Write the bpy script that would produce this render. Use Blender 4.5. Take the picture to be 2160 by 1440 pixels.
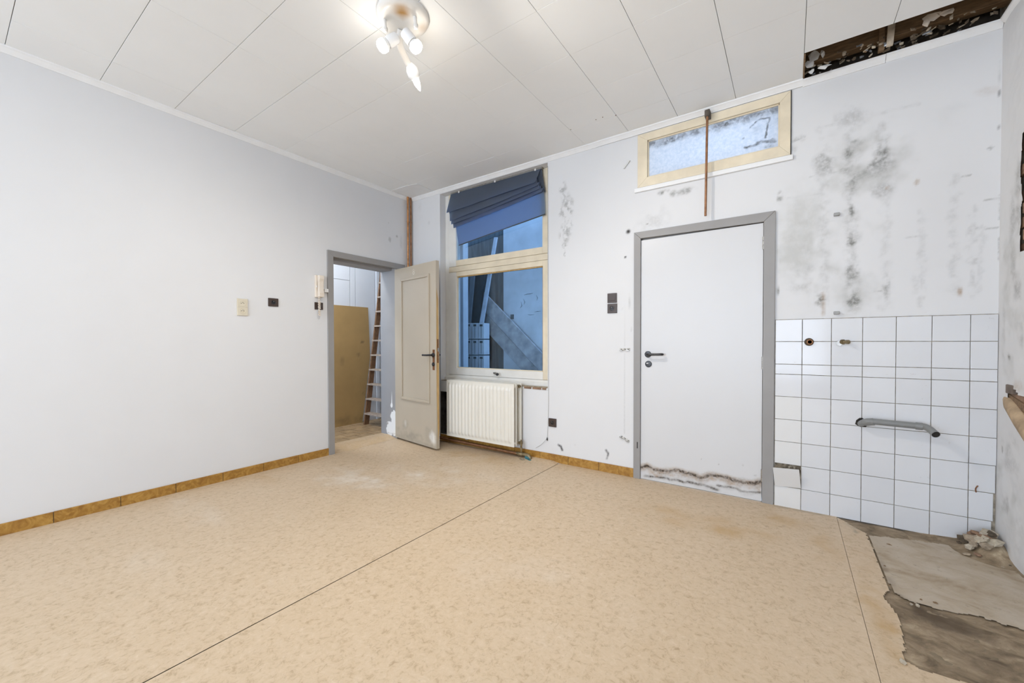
import bpy, bmesh, math, random
import numpy as np
from mathutils import Vector, Matrix

for o in list(bpy.data.objects):
    bpy.data.objects.remove(o)
scene = bpy.context.scene
COL = scene.collection
random.seed(7)

# ------------------------------------------------------------------ camera
FPX, CYPX = 844.2384, 732.7964          # focal length and principal row, in pixels of the 2160x1440 frame
YAW, PITCH, ROLL = map(math.radians, (34.7617, -0.82058, -0.08427))
CAMZ = 1.15
FW = np.array([-math.sin(YAW)*math.cos(PITCH), math.cos(YAW)*math.cos(PITCH), math.sin(PITCH)])
RT0 = np.array([math.cos(YAW), math.sin(YAW), 0.0])
UP0 = np.cross(RT0, FW)
RT = RT0*math.cos(ROLL) + UP0*math.sin(ROLL)
UP = -RT0*math.sin(ROLL) + UP0*math.cos(ROLL)
cd = bpy.data.cameras.new('camera')
cd.sensor_width = 36.0
cd.lens = FPX*36.0/2160.0
cd.shift_y = (CYPX-720.0)/2160.0
cd.clip_start = 0.02
cam = bpy.data.objects.new('camera', cd)
COL.objects.link(cam)
M4 = Matrix.Identity(4)
for i in range(3):
    M4[i][0], M4[i][1], M4[i][2] = RT[i], UP[i], -FW[i]
M4[2][3] = CAMZ
cam.matrix_world = M4
scene.camera = cam

# ------------------------------------------------------------------ room dimensions (metres)
YB, XL, XR, H = 3.3602, -3.8465, 0.948, 2.9087
YF = -3.6                                # wall behind the camera
HX0, HX1 = -4.95, -4.12                  # hallway beyond the open door
HZ = 0.03
# ------------------------------------------------------------------ world, lights, exposure
w = bpy.data.worlds.new('world')
scene.world = w
w.use_nodes = True
bg = w.node_tree.nodes['Background']
bg.inputs[0].default_value = (0.42, 0.64, 1.0, 1)
bg.inputs[1].default_value = 4.5
vs = scene.view_settings
vs.view_transform = 'Standard'
vs.look = 'None'
vs.gamma = 1.0
vs.use_curve_mapping = False
vs.exposure = 0.17


def area(name, loc, rot, sx, sy, power, color):
    l = bpy.data.lights.new(name, 'AREA')
    l.shape = 'RECTANGLE'
    l.size, l.size_y = sx, sy
    l.energy = power
    l.color = color
    o = bpy.data.objects.new(name, l)
    o.location = loc
    o.rotation_euler = rot
    COL.objects.link(o)
    return o


# warm fill lamp at the unseen window behind the camera, widened for even light
area('front_window_fill', (-1.45, YF-0.10, 1.55), (math.radians(90), 0, 0), 4.2, 2.4, 98, (1.0, 0.89, 0.69))
BULB_STRENGTH = 28.0
SPOT_POWER = 55.0

# ------------------------------------------------------------------ helpers: photo pixel -> point on a known surface
O3 = np.array([0, 0, CAMZ])


def ray(px, py):
    return (px-1080.0)/FPX*RT - (py-CYPX)/FPX*UP + FW


def hit(px, py, ax, val):
    d = ray(px, py)
    return O3 + (val-O3[ax])/d[ax]*d


def hitp(px, py, p, n):
    d = ray(px, py)
    return O3 + np.dot(np.array(p)-O3, n)/np.dot(d, n)*d


def BW(px, py, d=0.0):          # on the back wall plane (d metres behind it, negative in front)
    return hit(px, py, 1, YB+d)


def LW(px, py, d=0.0):          # on the left wall (d metres in front of it)
    return hit(px, py, 0, XL+d)


def FL(px, py, z=0.0):
    return hit(px, py, 2, z)


# ------------------------------------------------------------------ helpers: value noise for stain masks
def vnoise(x, y, seed=0):
    xi, yi = np.floor(x).astype(np.int64), np.floor(y).astype(np.int64)
    xf, yf = x-xi, y-yi
    u, v = xf*xf*(3-2*xf), yf*yf*(3-2*yf)

    def hsh(a, b):
        n = (a*374761393 + b*668265263 + seed*1274126177) & 0x7fffffff
        n = ((n ^ (n >> 13))*1274126177) & 0x7fffffff
        return ((n ^ (n >> 16)) & 0xffff)/65535.0
    a, b, c, d = hsh(xi, yi), hsh(xi+1, yi), hsh(xi, yi+1), hsh(xi+1, yi+1)
    return (a*(1-u)+b*u)*(1-v) + (c*(1-u)+d*u)*v


def fbm(x, y, s, o=4, seed=0):
    t, a, tot = 0, 1.0, 0
    for k in range(o):
        t = t + a*vnoise(x*s, y*s, seed+k)
        tot += a
        a *= 0.5
        s *= 2.03
    return t/tot


def sstep(a, b, x):
    t = np.clip((x-a)/(b-a), 0, 1)
    return t*t*(3-2*t)


class Paint:
    """Stain masks over a flat surface whose vertices have coordinates U (along) and V (up)."""

    def __init__(s, U, V, conv):
        s.U, s.V, s.conv, s.m = U, V, conv, {}

    def lay(s, name):
        return s.m.setdefault(name, np.zeros_like(s.U))

    def blob(s, lay, px, py, rx, ry, k, ns=0, lo=.35, hi=.65, seed=1):
        c = s.conv(px, py)
        e = s.conv(px+rx, py)
        f = s.conv(px, py+ry)
        ru, rv = abs(e[0]-c[0])+1e-6, abs(f[1]-c[1])+1e-6
        d = np.sqrt(((s.U-c[0])/ru)**2 + ((s.V-c[1])/rv)**2)
        d = d + (fbm(s.U, s.V, 14, 4, seed)-.5)*0.9
        v = k*sstep(1.15, 0.25, d)
        if ns:
            v = v*sstep(lo, hi, fbm(s.U, s.V, ns, 4, seed+20))
        a = s.lay(lay)
        np.maximum(a, v, out=a)

    def line(s, lay, pts, wpx, k, wob=0.0, seed=3, br=0.0):
        P = [s.conv(*p) for p in pts]
        q0, q1 = s.conv(*pts[0]), s.conv(pts[0][0], pts[0][1]+wpx)
        wd = abs(q1[1]-q0[1])+1e-6
        U = s.U + (fbm(s.U, s.V, 22, 3, seed)-.5)*wob
        V = s.V + (fbm(s.U, s.V, 22, 3, seed+5)-.5)*wob
        best = np.full_like(U, 9.0)
        for a, b in zip(P[:-1], P[1:]):
            du, dv = b[0]-a[0], b[1]-a[1]
            L2 = du*du+dv*dv+1e-12
            t = np.clip(((U-a[0])*du+(V-a[1])*dv)/L2, 0, 1)
            best = np.minimum(best, np.hypot(U-a[0]-t*du, V-a[1]-t*dv))
        v = k*sstep(1.0, 0.2, best/wd)
        if br:
            v = v*(1-br+br*sstep(.3, .7, fbm(s.U, s.V, 30, 3, seed+9)))
        a = s.lay(lay)
        np.maximum(a, v, out=a)


# ------------------------------------------------------------------ helpers: materials
MATS = {}


def nodes(name):
    m = bpy.data.materials.new(name)
    m.use_nodes = True
    nt = m.node_tree
    p = nt.nodes['Principled BSDF']
    return m, nt, p


def tex_noise(nt, scale, detail=4, rough=.55, coord='Object', vscale=None, dist=0):
    tc = nt.nodes.new('ShaderNodeTexCoord')
    n = nt.nodes.new('ShaderNodeTexNoise')
    n.inputs['Scale'].default_value = scale
    n.inputs['Detail'].default_value = detail
    n.inputs['Roughness'].default_value = rough
    n.inputs['Distortion'].default_value = dist
    if vscale:
        mp = nt.nodes.new('ShaderNodeMapping')
        mp.inputs['Scale'].default_value = vscale
        nt.links.new(tc.outputs[coord], mp.inputs[0])
        nt.links.new(mp.outputs[0], n.inputs['Vector'])
    else:
        nt.links.new(tc.outputs[coord], n.inputs['Vector'])
    return n.outputs['Fac']


def ramp(nt, fac, stops):
    r = nt.nodes.new('ShaderNodeValToRGB')
    el = r.color_ramp.elements
    while len(el) < len(stops):
        el.new(.5)
    for e, (p, c) in zip(el, stops):
        e.position = p
        e.color = (*c, 1) if len(c) == 3 else c
    nt.links.new(fac, r.inputs[0])
    return r.outputs[0]


def mix(nt, fac, a, b):
    n = nt.nodes.new('ShaderNodeMix')
    n.data_type = 'RGBA'
    for v, i in ((fac, 0), (a, 6), (b, 7)):
        if isinstance(v, (int, float)):
            n.inputs[i].default_value = v
        elif isinstance(v, tuple):
            n.inputs[i].default_value = (*v, 1)
        else:
            nt.links.new(v, n.inputs[i])
    return n.outputs[2]


def mth(nt, op, a, b=None, clamp=False):
    n = nt.nodes.new('ShaderNodeMath')
    n.operation = op
    n.use_clamp = clamp
    for i, v in enumerate((a, b)):
        if v is None:
            continue
        if isinstance(v, (int, float)):
            n.inputs[i].default_value = v
        else:
            nt.links.new(v, n.inputs[i])
    return n.outputs[0]


def attr(nt, name):
    a = nt.nodes.new('ShaderNodeAttribute')
    a.attribute_name = name
    return a.outputs['Fac']


def bump(nt, p, fac, strength, dist=0.002):
    b = nt.nodes.new('ShaderNodeBump')
    b.inputs['Strength'].default_value = strength
    b.inputs['Distance'].default_value = dist
    nt.links.new(fac, b.inputs['Height'])
    nt.links.new(b.outputs[0], p.inputs['Normal'])


def mat(name, col, rough=.6, metal=0.0, var=.08, scale=9.0, bmp=0.0, bscale=60.0, spec=.5, coat=0.0, vs=None):
    if name in MATS:
        return MATS[name]
    m, nt, p = nodes(name)
    f = tex_noise(nt, scale, 5, vscale=vs)
    lo = tuple(max(0, c*(1-var)) for c in col)
    hi = tuple(min(1, c*(1+var)) for c in col)
    nt.links.new(ramp(nt, f, [(.3, lo), (.7, hi)]), p.inputs['Base Color'])
    p.inputs['Roughness'].default_value = rough
    p.inputs['Metallic'].default_value = metal
    p.inputs['Specular IOR Level'].default_value = spec
    p.inputs['Coat Weight'].default_value = coat
    if bmp:
        bump(nt, p, tex_noise(nt, bscale, 4), bmp)
    MATS[name] = m
    return m


def stain_mat(name, base, layers, rough=.7, var=.02, bmp=.15, bscale=35., spec=.3, vs=None):
    """layers: list of (attribute, colour, noise scale or 0)"""
    m, nt, p = nodes(name)
    f = tex_noise(nt, 3.0, 5, vscale=vs)
    c = ramp(nt, f, [(.3, tuple(x*(1-var) for x in base)), (.7, tuple(min(1, x*(1+var)) for x in base))])
    for a, colr, ns in layers:
        fa = attr(nt, a)
        if ns:
            n = tex_noise(nt, ns, 6, .62)
            n = mth(nt, 'MULTIPLY', mth(nt, 'SUBTRACT', n, .30), 3.4, True)
            fa = mth(nt, 'MULTIPLY', fa, mth(nt, 'ADD', mth(nt, 'MULTIPLY', n, .8), .35), True)
        c = mix(nt, fa, c, colr)
    nt.links.new(c, p.inputs['Base Color'])
    p.inputs['Roughness'].default_value = rough
    p.inputs['Specular IOR Level'].default_value = spec
    if bmp:
        bump(nt, p, tex_noise(nt, bscale, 5), bmp)
    MATS[name] = m
    return m


# ------------------------------------------------------------------ helpers: meshes
class G:
    """vertices and faces in world coordinates"""

    def __init__(s):
        s.v, s.f = [], []

    def add(s, vs, fs):
        b = len(s.v)
        s.v += [tuple(map(float, q)) for q in vs]
        s.f += [tuple(i+b for i in f) for f in fs]
        return s

    def box(s, x0, x1, y0, y1, z0, z1, xf=None):
        x0, x1 = min(x0, x1), max(x0, x1)
        y0, y1 = min(y0, y1), max(y0, y1)
        z0, z1 = min(z0, z1), max(z0, z1)
        vs = [(x, y, z) for z in (z0, z1) for y in (y0, y1) for x in (x0, x1)]
        if xf:
            vs = [xf(*q) for q in vs]
        return s.add(vs, [(0, 2, 3, 1), (4, 5, 7, 6), (0, 1, 5, 4), (2, 6, 7, 3), (0, 4, 6, 2), (1, 3, 7, 5)])

    def hull8(s, a, b):          # two quads (lists of 4 points), joined
        return s.add(list(a)+list(b), [(3, 2, 1, 0), (4, 5, 6, 7), (0, 1, 5, 4), (1, 2, 6, 5), (2, 3, 7, 6), (3, 0, 4, 7)])

    def tube(s, path, r, n=12, caps=True):
        P = [Vector(p) for p in path]
        R = r if isinstance(r, (list, tuple)) else [r]*len(P)
        t0 = (P[1]-P[0]).normalized()
        nrm = t0.orthogonal().normalized()
        vs, fs = [], []
        for i, p in enumerate(P):
            if i == 0:
                t = t0
            elif i == len(P)-1:
                t = (P[i]-P[i-1]).normalized()
            else:
                t = ((P[i+1]-P[i]).normalized()+(P[i]-P[i-1]).normalized())
                t = t.normalized() if t.length > 1e-6 else t0
            nrm = (nrm-t*nrm.dot(t))
            nrm = nrm.normalized() if nrm.length > 1e-6 else t.orthogonal().normalized()
            bn = t.cross(nrm)
            for k in range(n):
                a = 2*math.pi*k/n
                vs.append(p+nrm*(R[i]*math.cos(a))+bn*(R[i]*math.sin(a)))
        for i in range(len(P)-1):
            for k in range(n):
                fs.append((i*n+k, i*n+(k+1) % n, (i+1)*n+(k+1) % n, (i+1)*n+k))
        if caps:
            fs.append(tuple(range(n-1, -1, -1)))
            fs.append(tuple((len(P)-1)*n+k for k in range(n)))
        return s.add(vs, fs)

    def lathe(s, base, axis, prof, n=24):   # prof: list of (distance along axis, radius)
        b, ax = Vector(base), Vector(axis).normalized()
        return s.tube([b+ax*d for d, _ in prof], 1.0, n) if False else s._lathe(b, ax, prof, n)

    def _lathe(s, b, ax, prof, n):
        u = ax.orthogonal().normalized()
        w_ = ax.cross(u)
        vs, fs = [], []
        for d, r in prof:
            for k in range(n):
                a = 2*math.pi*k/n
                vs.append(b+ax*d+u*(max(r, 1e-5)*math.cos(a))+w_*(max(r, 1e-5)*math.sin(a)))
        for i in range(len(prof)-1):
            for k in range(n):
                fs.append((i*n+k, i*n+(k+1) % n, (i+1)*n+(k+1) % n, (i+1)*n+k))
        fs.append(tuple(range(n-1, -1, -1)))
        fs.append(tuple((len(prof)-1)*n+k for k in range(n)))
        return s.add(vs, fs)

    def prism(s, poly, z0, z1, xf=lambda a, b, c: (a, b, c)):
        n = len(poly)
        vs = [xf(a, b, z0) for a, b in poly]+[xf(a, b, z1) for a, b in poly]
        fs = [tuple(range(n-1, -1, -1)), tuple(range(n, 2*n))]
        fs += [(i, (i+1) % n, n+(i+1) % n, n+i) for i in range(n)]
        return s.add(vs, fs)

    def grid(s, A, keep=None):     # A: array (n, m, 3)
        n, m = A.shape[:2]
        b = len(s.v)
        s.v += [tuple(q) for q in A.reshape(-1, 3).tolist()]
        for i in range(n-1):
            for j in range(m-1):
                if keep is None or keep[i, j]:
                    s.f.append((b+i*m+j, b+(i+1)*m+j, b+(i+1)*m+j+1, b+i*m+j+1))
        return s


def build(name, g, m, parent=None, bevel=0.0, smooth=False, attrs=None, recalc=True, ang=35):
    me = bpy.data.meshes.new(name)
    V = np.array(g.v, dtype=float)
    if parent is None:
        lo, hi = V.min(0), V.max(0)
        org = np.array([(lo[0]+hi[0])/2, (lo[1]+hi[1])/2, lo[2]])
    else:
        root = parent
        while root.parent:
            root = root.parent
        org = np.array(root.location)
    me.from_pydata((V-org).tolist(), [], g.f)
    if attrs:
        for k, v in attrs.items():
            a = me.attributes.new(k, 'FLOAT', 'POINT')
            a.data.foreach_set('value', np.asarray(v, dtype=np.float32).ravel())
    if recalc or bevel:
        bm = bmesh.new()
        bm.from_mesh(me)
        if bevel:
            bmesh.ops.recalc_face_normals(bm, faces=bm.faces)
            es = [e for e in bm.edges if e.is_manifold and e.calc_face_angle(0) > .6]
            bmesh.ops.bevel(bm, geom=es, offset=bevel, segments=2, affect='EDGES', profile=.6)
        bmesh.ops.recalc_face_normals(bm, faces=bm.faces)
        bm.to_mesh(me)
        bm.free()
    if smooth:
        me.polygons.foreach_set('use_smooth', [True]*len(me.polygons))
        me.set_sharp_from_angle(angle=math.radians(ang))
    me.materials.append(m)
    o = bpy.data.objects.new(name, me)
    COL.objects.link(o)
    if parent is None:
        o.location = org
    else:
        o.parent = parent
    return o


def tag(o, label, cat=None, group=None, kind=None):
    o['label'] = label
    if cat:
        o['category'] = cat
    if group:
        o['group'] = group
    if kind:
        o['kind'] = kind
    return o


def thing(name, loc, label, cat=None, group=None, kind=None):
    o = bpy.data.objects.new(name, None)
    o.empty_display_size = .05
    o.location = tuple(map(float, loc))
    COL.objects.link(o)
    return tag(o, label, cat, group, kind)


def copy_tree(o, loc, label=None):
    r = o.copy()
    COL.objects.link(r)
    r.location = loc
    if label:
        r['label'] = label
    for ch in o.children:
        c = ch.copy()
        COL.objects.link(c)
        c.parent = r
        for g in ch.children:
            d = g.copy()
            COL.objects.link(d)
            d.parent = c
    return r


def curve(pts, n=8):            # Catmull-Rom through points
    P = [Vector(p) for p in pts]
    P = [P[0]*2-P[1]]+P+[P[-1]*2-P[-2]]
    out = []
    for i in range(1, len(P)-2):
        for k in range(n):
            t = k/n
            a, b, c, d = P[i-1:i+3]
            out.append(.5*((2*b)+(c-a)*t+(2*a-5*b+4*c-d)*t*t+(3*b-a-3*c+d)*t**3))
    out.append(P[-2])
    return out


# ------------------------------------------------------------------ materials
plaster = stain_mat('painted_plaster', (.70, .70, .70), [('grey', (.52, .52, .50), 9.), ('mold', (.24, .24, .225), 55.), ('hole', (.03, .028, .025), 0),
                    ('brown', (.32, .19, .08), 40.)], rough=.62, var=.012, bmp=.12, bscale=18)
ceil_m = mat('ceiling_tile_paint', (.85, .857, .845), .6, var=.015, scale=2.5, spec=.25)
ceil_back = mat('ceiling_joint', (.20, .19, .17), .9)
trim_m = mat('cornice_paint', (.80, .80, .79), .5, var=.03, spec=.35)
greypaint = stain_mat('grey_frame_paint', (.305, .295, .285), [('chip', (.80, .79, .76), 0), ('brown', (.12, .07, .04), 0)], rough=.42, var=.06, bmp=.05)
beigedoor = stain_mat('greige_door_paint', (.475, .415, .325), [('chip', (.80, .78, .73), 0), ('grey', (.30, .27, .22), 10.)], rough=.38, var=.03, bmp=.05)
creamwood = mat('cream_window_paint', (.72, .63, .47), .45, var=.10, scale=6, bmp=.08, bscale=30)
yellowwood = mat('bare_yellow_wood', (.50, .32, .12), .55, var=.25, scale=12, vs=(8, 8, .8))
whitewood = mat('white_window_paint', (.74, .72, .67), .45, var=.06, scale=5, bmp=.06)
darkgap = mat('dark_gap', (.02, .018, .015), .9)
copper = mat('tarnished_copper', (.50, .25, .11), .42, metal=.85, var=.35, scale=20)
copper_b = mat('dull_brown_copper', (.30, .15, .075), .5, metal=.55, var=.3, scale=25)
brass = mat('dirty_brass', (.24, .19, .11), .5, metal=.7, var=.5, scale=45)
pvc = mat('grey_pvc', (.215, .22, .215), .38, var=.06, spec=.5)
brownplastic = mat('brown_plastic', (.055, .036, .028), .32, var=.12, spec=.5)
blackplastic = mat('black_plastic', (.012, .012, .014), .25, spec=.5)
creamplastic = mat('cream_plastic', (.66, .60, .47), .35, var=.03)
ivory = mat('ivory_plastic', (.76, .68, .58), .38, var=.03)
whiteplastic = mat('white_plastic', (.80, .80, .79), .4, var=.02)
greyplastic = mat('grey_plastic', (.33, .33, .32), .5)
radpaint = mat('radiator_enamel', (.74, .71, .63), .32, var=.02, spec=.5)
steel = mat('dull_steel', (.42, .41, .39), .35, metal=.9, var=.2, scale=40)
rust = mat('rusty_steel', (.20, .085, .035), .6, metal=.4, var=.4, scale=60)
timber = mat('rough_brown_timber', (.20, .125, .065), .75, var=.4, scale=14, bmp=.4, bscale=50, vs=(1.0, 6, 6))
rubble_m = mat('plaster_rubble', (.36, .29, .21), .9, var=.45, scale=30, bmp=.6, bscale=90)
rubble_w = mat('pale_plaster_rubble', (.46, .40, .31), .9, var=.3, scale=30, bmp=.6, bscale=90)
rubble_d = mat('dark_soot_rubble', (.10, .075, .05), .95, var=.5, scale=30, bmp=.6, bscale=90)
brick_m = mat('old_brick', (.26, .16, .10), .85, var=.45, scale=16, bmp=.6, bscale=60)
nichebrick = mat('dark_niche_brick', (.045, .042, .038), .9, var=.5, scale=22, bmp=.6, bscale=60)
mortar = mat('old_mortar', (.30, .25, .18), .95, var=.4, scale=40, bmp=.7, bscale=90)
paperw = mat('torn_white_paper', (.66, .65, .63), .8, var=.1)
foil = mat('crumpled_foil', (.38, .40, .43), .4, metal=.6, var=.4, scale=30)
ladderwood = mat('dark_ladder_wood', (.20, .105, .05), .6, var=.45, scale=18, vs=(6, 6, 1))
laddertread = mat('worn_ladder_tread', (.38, .30, .23), .75, var=.25, scale=20)
hardboard = stain_mat('brown_hardboard', (.40, .255, .10), [('grey', (.15, .10, .05), 0), ('mold', (.06, .045, .03), 0)], rough=.7, var=.08, bmp=.05)
hallwhite = mat('hall_panel_paint', (.76, .77, .78), .45, var=.03, scale=2)
halltile = mat('hall_floor_tile', (.36, .24, .125), .5, var=.28, scale=9)
hallgrout = mat('hall_tile_joint', (.11, .075, .045), .85)
tape = mat('teal_tape', (.035, .16, .19), .5)
court_grey = mat('courtyard_render', (.56, .56, .56), .85, var=.14, scale=4, bmp=.4, bscale=20)
court_dark = mat('courtyard_sheeting', (.075, .085, .085), .8, var=.5, scale=5, vs=(5, 1, .6))
court_white = mat('courtyard_white_paint', (.70, .71, .72), .6, var=.06)
court_plank = mat('weathered_plank', (.36, .34, .33), .8, var=.35, scale=9, vs=(1, 1, 1), bmp=.3)
court_plank2 = mat('pale_grey_plank', (.62, .63, .66), .8, var=.2, scale=9)
court_ground = mat('courtyard_paving', (.16, .15, .14), .9, var=.3)


def tile_mat():
    m, nt, p = nodes('white_glazed_tile')
    f = tex_noise(nt, 3, 3)
    oi = nt.nodes.new('ShaderNodeObjectInfo')
    c = ramp(nt, f, [(.3, (.67, .68, .70)), (.7, (.70, .71, .725))])
    hv = nt.nodes.new('ShaderNodeHueSaturation')
    nt.links.new(mth(nt, 'ADD', mth(nt, 'MULTIPLY', oi.outputs['Random'], .06), .96), hv.inputs['Value'])
    nt.links.new(c, hv.inputs['Color'])
    dirt = tex_noise(nt, 26, 6, .7)
    dm = mth(nt, 'MULTIPLY', mth(nt, 'SUBTRACT', dirt, .66), 7, True)
    nt.links.new(mix(nt, mth(nt, 'MULTIPLY', dm, .5), hv.outputs[0], (.35, .31, .26)), p.inputs['Base Color'])
    p.inputs['Roughness'].default_value = .12
    p.inputs['Specular IOR Level'].default_value = .5
    bump(nt, p, tex_noise(nt, 5, 2), .04, .004)
    return m


tile_m = tile_mat()
tile_y = mat('ivory_glazed_tile', (.71, .71, .70), .15, var=.01, spec=.5)


def lino_mat():
    m, nt, p = nodes('mottled_beige_linoleum')
    a = tex_noise(nt, 2.2, 4)
    b = tex_noise(nt, 36, 8, .7, dist=.5)
    c = tex_noise(nt, 46, 7, .72, vscale=(1, .65, 1), dist=1.0)
    base = ramp(nt, a, [(.3, (.575, .435, .295)), (.7, (.635, .50, .36))])
    l2 = ramp(nt, b, [(.33, (.40, .285, .165)), (.46, (.575, .44, .29)), (.62, (.625, .49, .34)), (.75, (.73, .60, .455))])
    col = mix(nt, .75, base, l2)
    fl = mth(nt, 'MULTIPLY', mth(nt, 'SUBTRACT', c, .56), 9, True)
    col = mix(nt, mth(nt, 'MULTIPLY', fl, .42), col, (.30, .20, .105))
    n1 = tex_noise(nt, 9, 6, .65)
    n1 = mth(nt, 'MULTIPLY', mth(nt, 'SUBTRACT', n1, .25), 2.2, True)
    col = mix(nt, mth(nt, 'MULTIPLY', attr(nt, 'worn'), n1, True), col, (.73, .665, .58))
    col = mix(nt, mth(nt, 'MULTIPLY', attr(nt, 'brown'), n1, True), col, (.47, .29, .115))
    col = mix(nt, attr(nt, 'grey'), col, (.30, .245, .175))
    nt.links.new(col, p.inputs['Base Color'])
    p.inputs['Roughness'].default_value = .48
    p.inputs['Specular IOR Level'].default_value = .35
    bump(nt, p, b, .10, .002)
    return m


lino_m = lino_mat()


def concrete_mat(name, stops, scale, dirt):
    m, nt, p = nodes(name)
    a = tex_noise(nt, scale, 8, .62, vscale=(1, 1.3, 1), dist=.6)
    c = ramp(nt, a, stops)
    d = tex_noise(nt, scale*5, 6, .7)
    dm = mth(nt, 'MULTIPLY', mth(nt, 'SUBTRACT', d, .60), 6, True)
    c = mix(nt, mth(nt, 'MULTIPLY', dm, dirt), c, (.10, .075, .045))
    c = mix(nt, attr(nt, 'brown'), c, (.085, .055, .03))
    nt.links.new(c, p.inputs['Base Color'])
    p.inputs['Roughness'].default_value = .8
    bump(nt, p, d, .5, .006)
    return m


conc_m = concrete_mat('grey_concrete', [(.3, (.30, .225, .145)), (.43, (.42, .34, .245)), (.56, (.48, .405, .315)), (.7, (.52, .45, .36))], 5, .55)
dirt_m = concrete_mat('dirty_screed', [(.3, (.12, .085, .05)), (.48, (.25, .185, .115)), (.6, (.34, .26, .17)), (.72, (.50, .40, .27))], 11, .8)


def base_mat():
    m, nt, p = nodes('glazed_brown_baseboard')
    a = tex_noise(nt, 16, 5, .6, dist=1.6)
    nt.links.new(ramp(nt, a, [(.35, (.27, .125, .022)), (.5, (.36, .185, .035)), (.65, (.46, .26, .06))]), p.inputs['Base Color'])
    p.inputs['Roughness'].default_value = .35
    return m


base_m = base_mat()


def glass_mat(name, tint, rough, refl):
    m, nt, p = nodes(name)
    nt.nodes.remove(p)
    out = nt.nodes['Material Output']
    tr = nt.nodes.new('ShaderNodeBsdfTransparent')
    tr.inputs[0].default_value = (*tint, 1)
    gl = nt.nodes.new('ShaderNodeBsdfGlossy')
    gl.inputs['Roughness'].default_value = rough
    fr = nt.nodes.new('ShaderNodeFresnel')
    fr.inputs[0].default_value = 1.45
    ms = nt.nodes.new('ShaderNodeMixShader')
    nt.links.new(mth(nt, 'MULTIPLY', fr.outputs[0], refl), ms.inputs[0])
    nt.links.new(tr.outputs[0], ms.inputs[1])
    nt.links.new(gl.outputs[0], ms.inputs[2])
    nt.links.new(ms.outputs[0], out.inputs[0])
    return m


glass_m = glass_mat('window_glass', (.80, .91, 1.0), .02, .7)


def frosted():
    m, nt, p = nodes('mouldy_frosted_glass')
    out = nt.nodes['Material Output']
    tl = nt.nodes.new('ShaderNodeBsdfTranslucent')
    fine = tex_noise(nt, 45, 6, .7)
    c = ramp(nt, fine, [(.3, (.50, .42, .37)), (.65, (.68, .54, .445))])
    md = attr(nt, 'mold')
    n2 = tex_noise(nt, 30, 7, .7, dist=.8)
    n2 = mth(nt, 'MULTIPLY', mth(nt, 'SUBTRACT', n2, .27), 3.6, True)
    c = mix(nt, mth(nt, 'MULTIPLY', md, n2, True), c, (.06, .04, .025))
    nt.links.new(c, tl.inputs[0])
    p.inputs['Base Color'].default_value = (.55, .6, .66, 1)
    p.inputs['Roughness'].default_value = .25
    ms = nt.nodes.new('ShaderNodeMixShader')
    ms.inputs[0].default_value = .12
    nt.links.new(tl.outputs[0], ms.inputs[1])
    nt.links.new(p.outputs[0], ms.inputs[2])
    nt.links.new(ms.outputs[0], out.inputs[0])
    bump(nt, p, fine, .5, .003)
    return m


frost_m = frosted()


def fabric_mat():
    m, nt, p = nodes('slate_blind_fabric')
    out = nt.nodes['Material Output']
    f = tex_noise(nt, 120, 3)
    nt.links.new(ramp(nt, f, [(.3, (.165, .19, .225)), (.7, (.205, .235, .27))]), p.inputs['Base Color'])
    p.inputs['Roughness'].default_value = .85
    tl = nt.nodes.new('ShaderNodeBsdfTranslucent')
    tl.inputs[0].default_value = (.36, .52, .80, 1)
    ms = nt.nodes.new('ShaderNodeMixShader')
    ms.inputs[0].default_value = .62
    nt.links.new(p.outputs[0], ms.inputs[1])
    nt.links.new(tl.outputs[0], ms.inputs[2])
    nt.links.new(ms.outputs[0], out.inputs[0])
    return m


fabric_m = fabric_mat()


def emit_mat():
    m, nt, p = nodes('lit_bulb_glass')
    p.inputs['Base Color'].default_value = (1, 1, 1, 1)
    p.inputs['Emission Color'].default_value = (1.0, .93, .84, 1)
    p.inputs['Emission Strength'].default_value = BULB_STRENGTH
    return m


bulb_m = emit_mat()

# ================================================================== STRUCTURE
# window 1 opening, transom opening, door 2 opening on the back wall: (x0, x1, z0, z1)
W1 = (-3.345, -1.913, .700, 2.862)
W2 = (-1.052, -.004, 2.428, 2.864)
D2 = (-1.030, -.150, 0.0, 2.005)
NI = (-3.345, -2.62, .085, .575)          # broken out niche behind the radiator


def lin(a, b, step, extra=()):
    n = max(2, int(round((b-a)/step))+1)
    v = list(np.linspace(a, b, n))
    v = [q for q in v if all(abs(q-e) > step*.35 for e in extra)] + [e for e in extra if a <= e <= b]
    return np.array(sorted(v))


def in_any(x, z, rects):
    return any(a < x < b and c < z < d for a, b, c, d in rects)


# ---- back wall
xs = lin(XL, XR, .0095, [W1[0], W1[1], W2[0], W2[1], D2[0], D2[1], NI[1]])
zs = lin(0, H, .0095, [W1[2], W1[3], W2[2], W2[3], D2[3], NI[2], NI[3]])
X, Zg = np.meshgrid(xs, zs, indexing='ij')
P = Paint(X, Zg, lambda px, py: BW(px, py)[[0, 2]])
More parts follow.
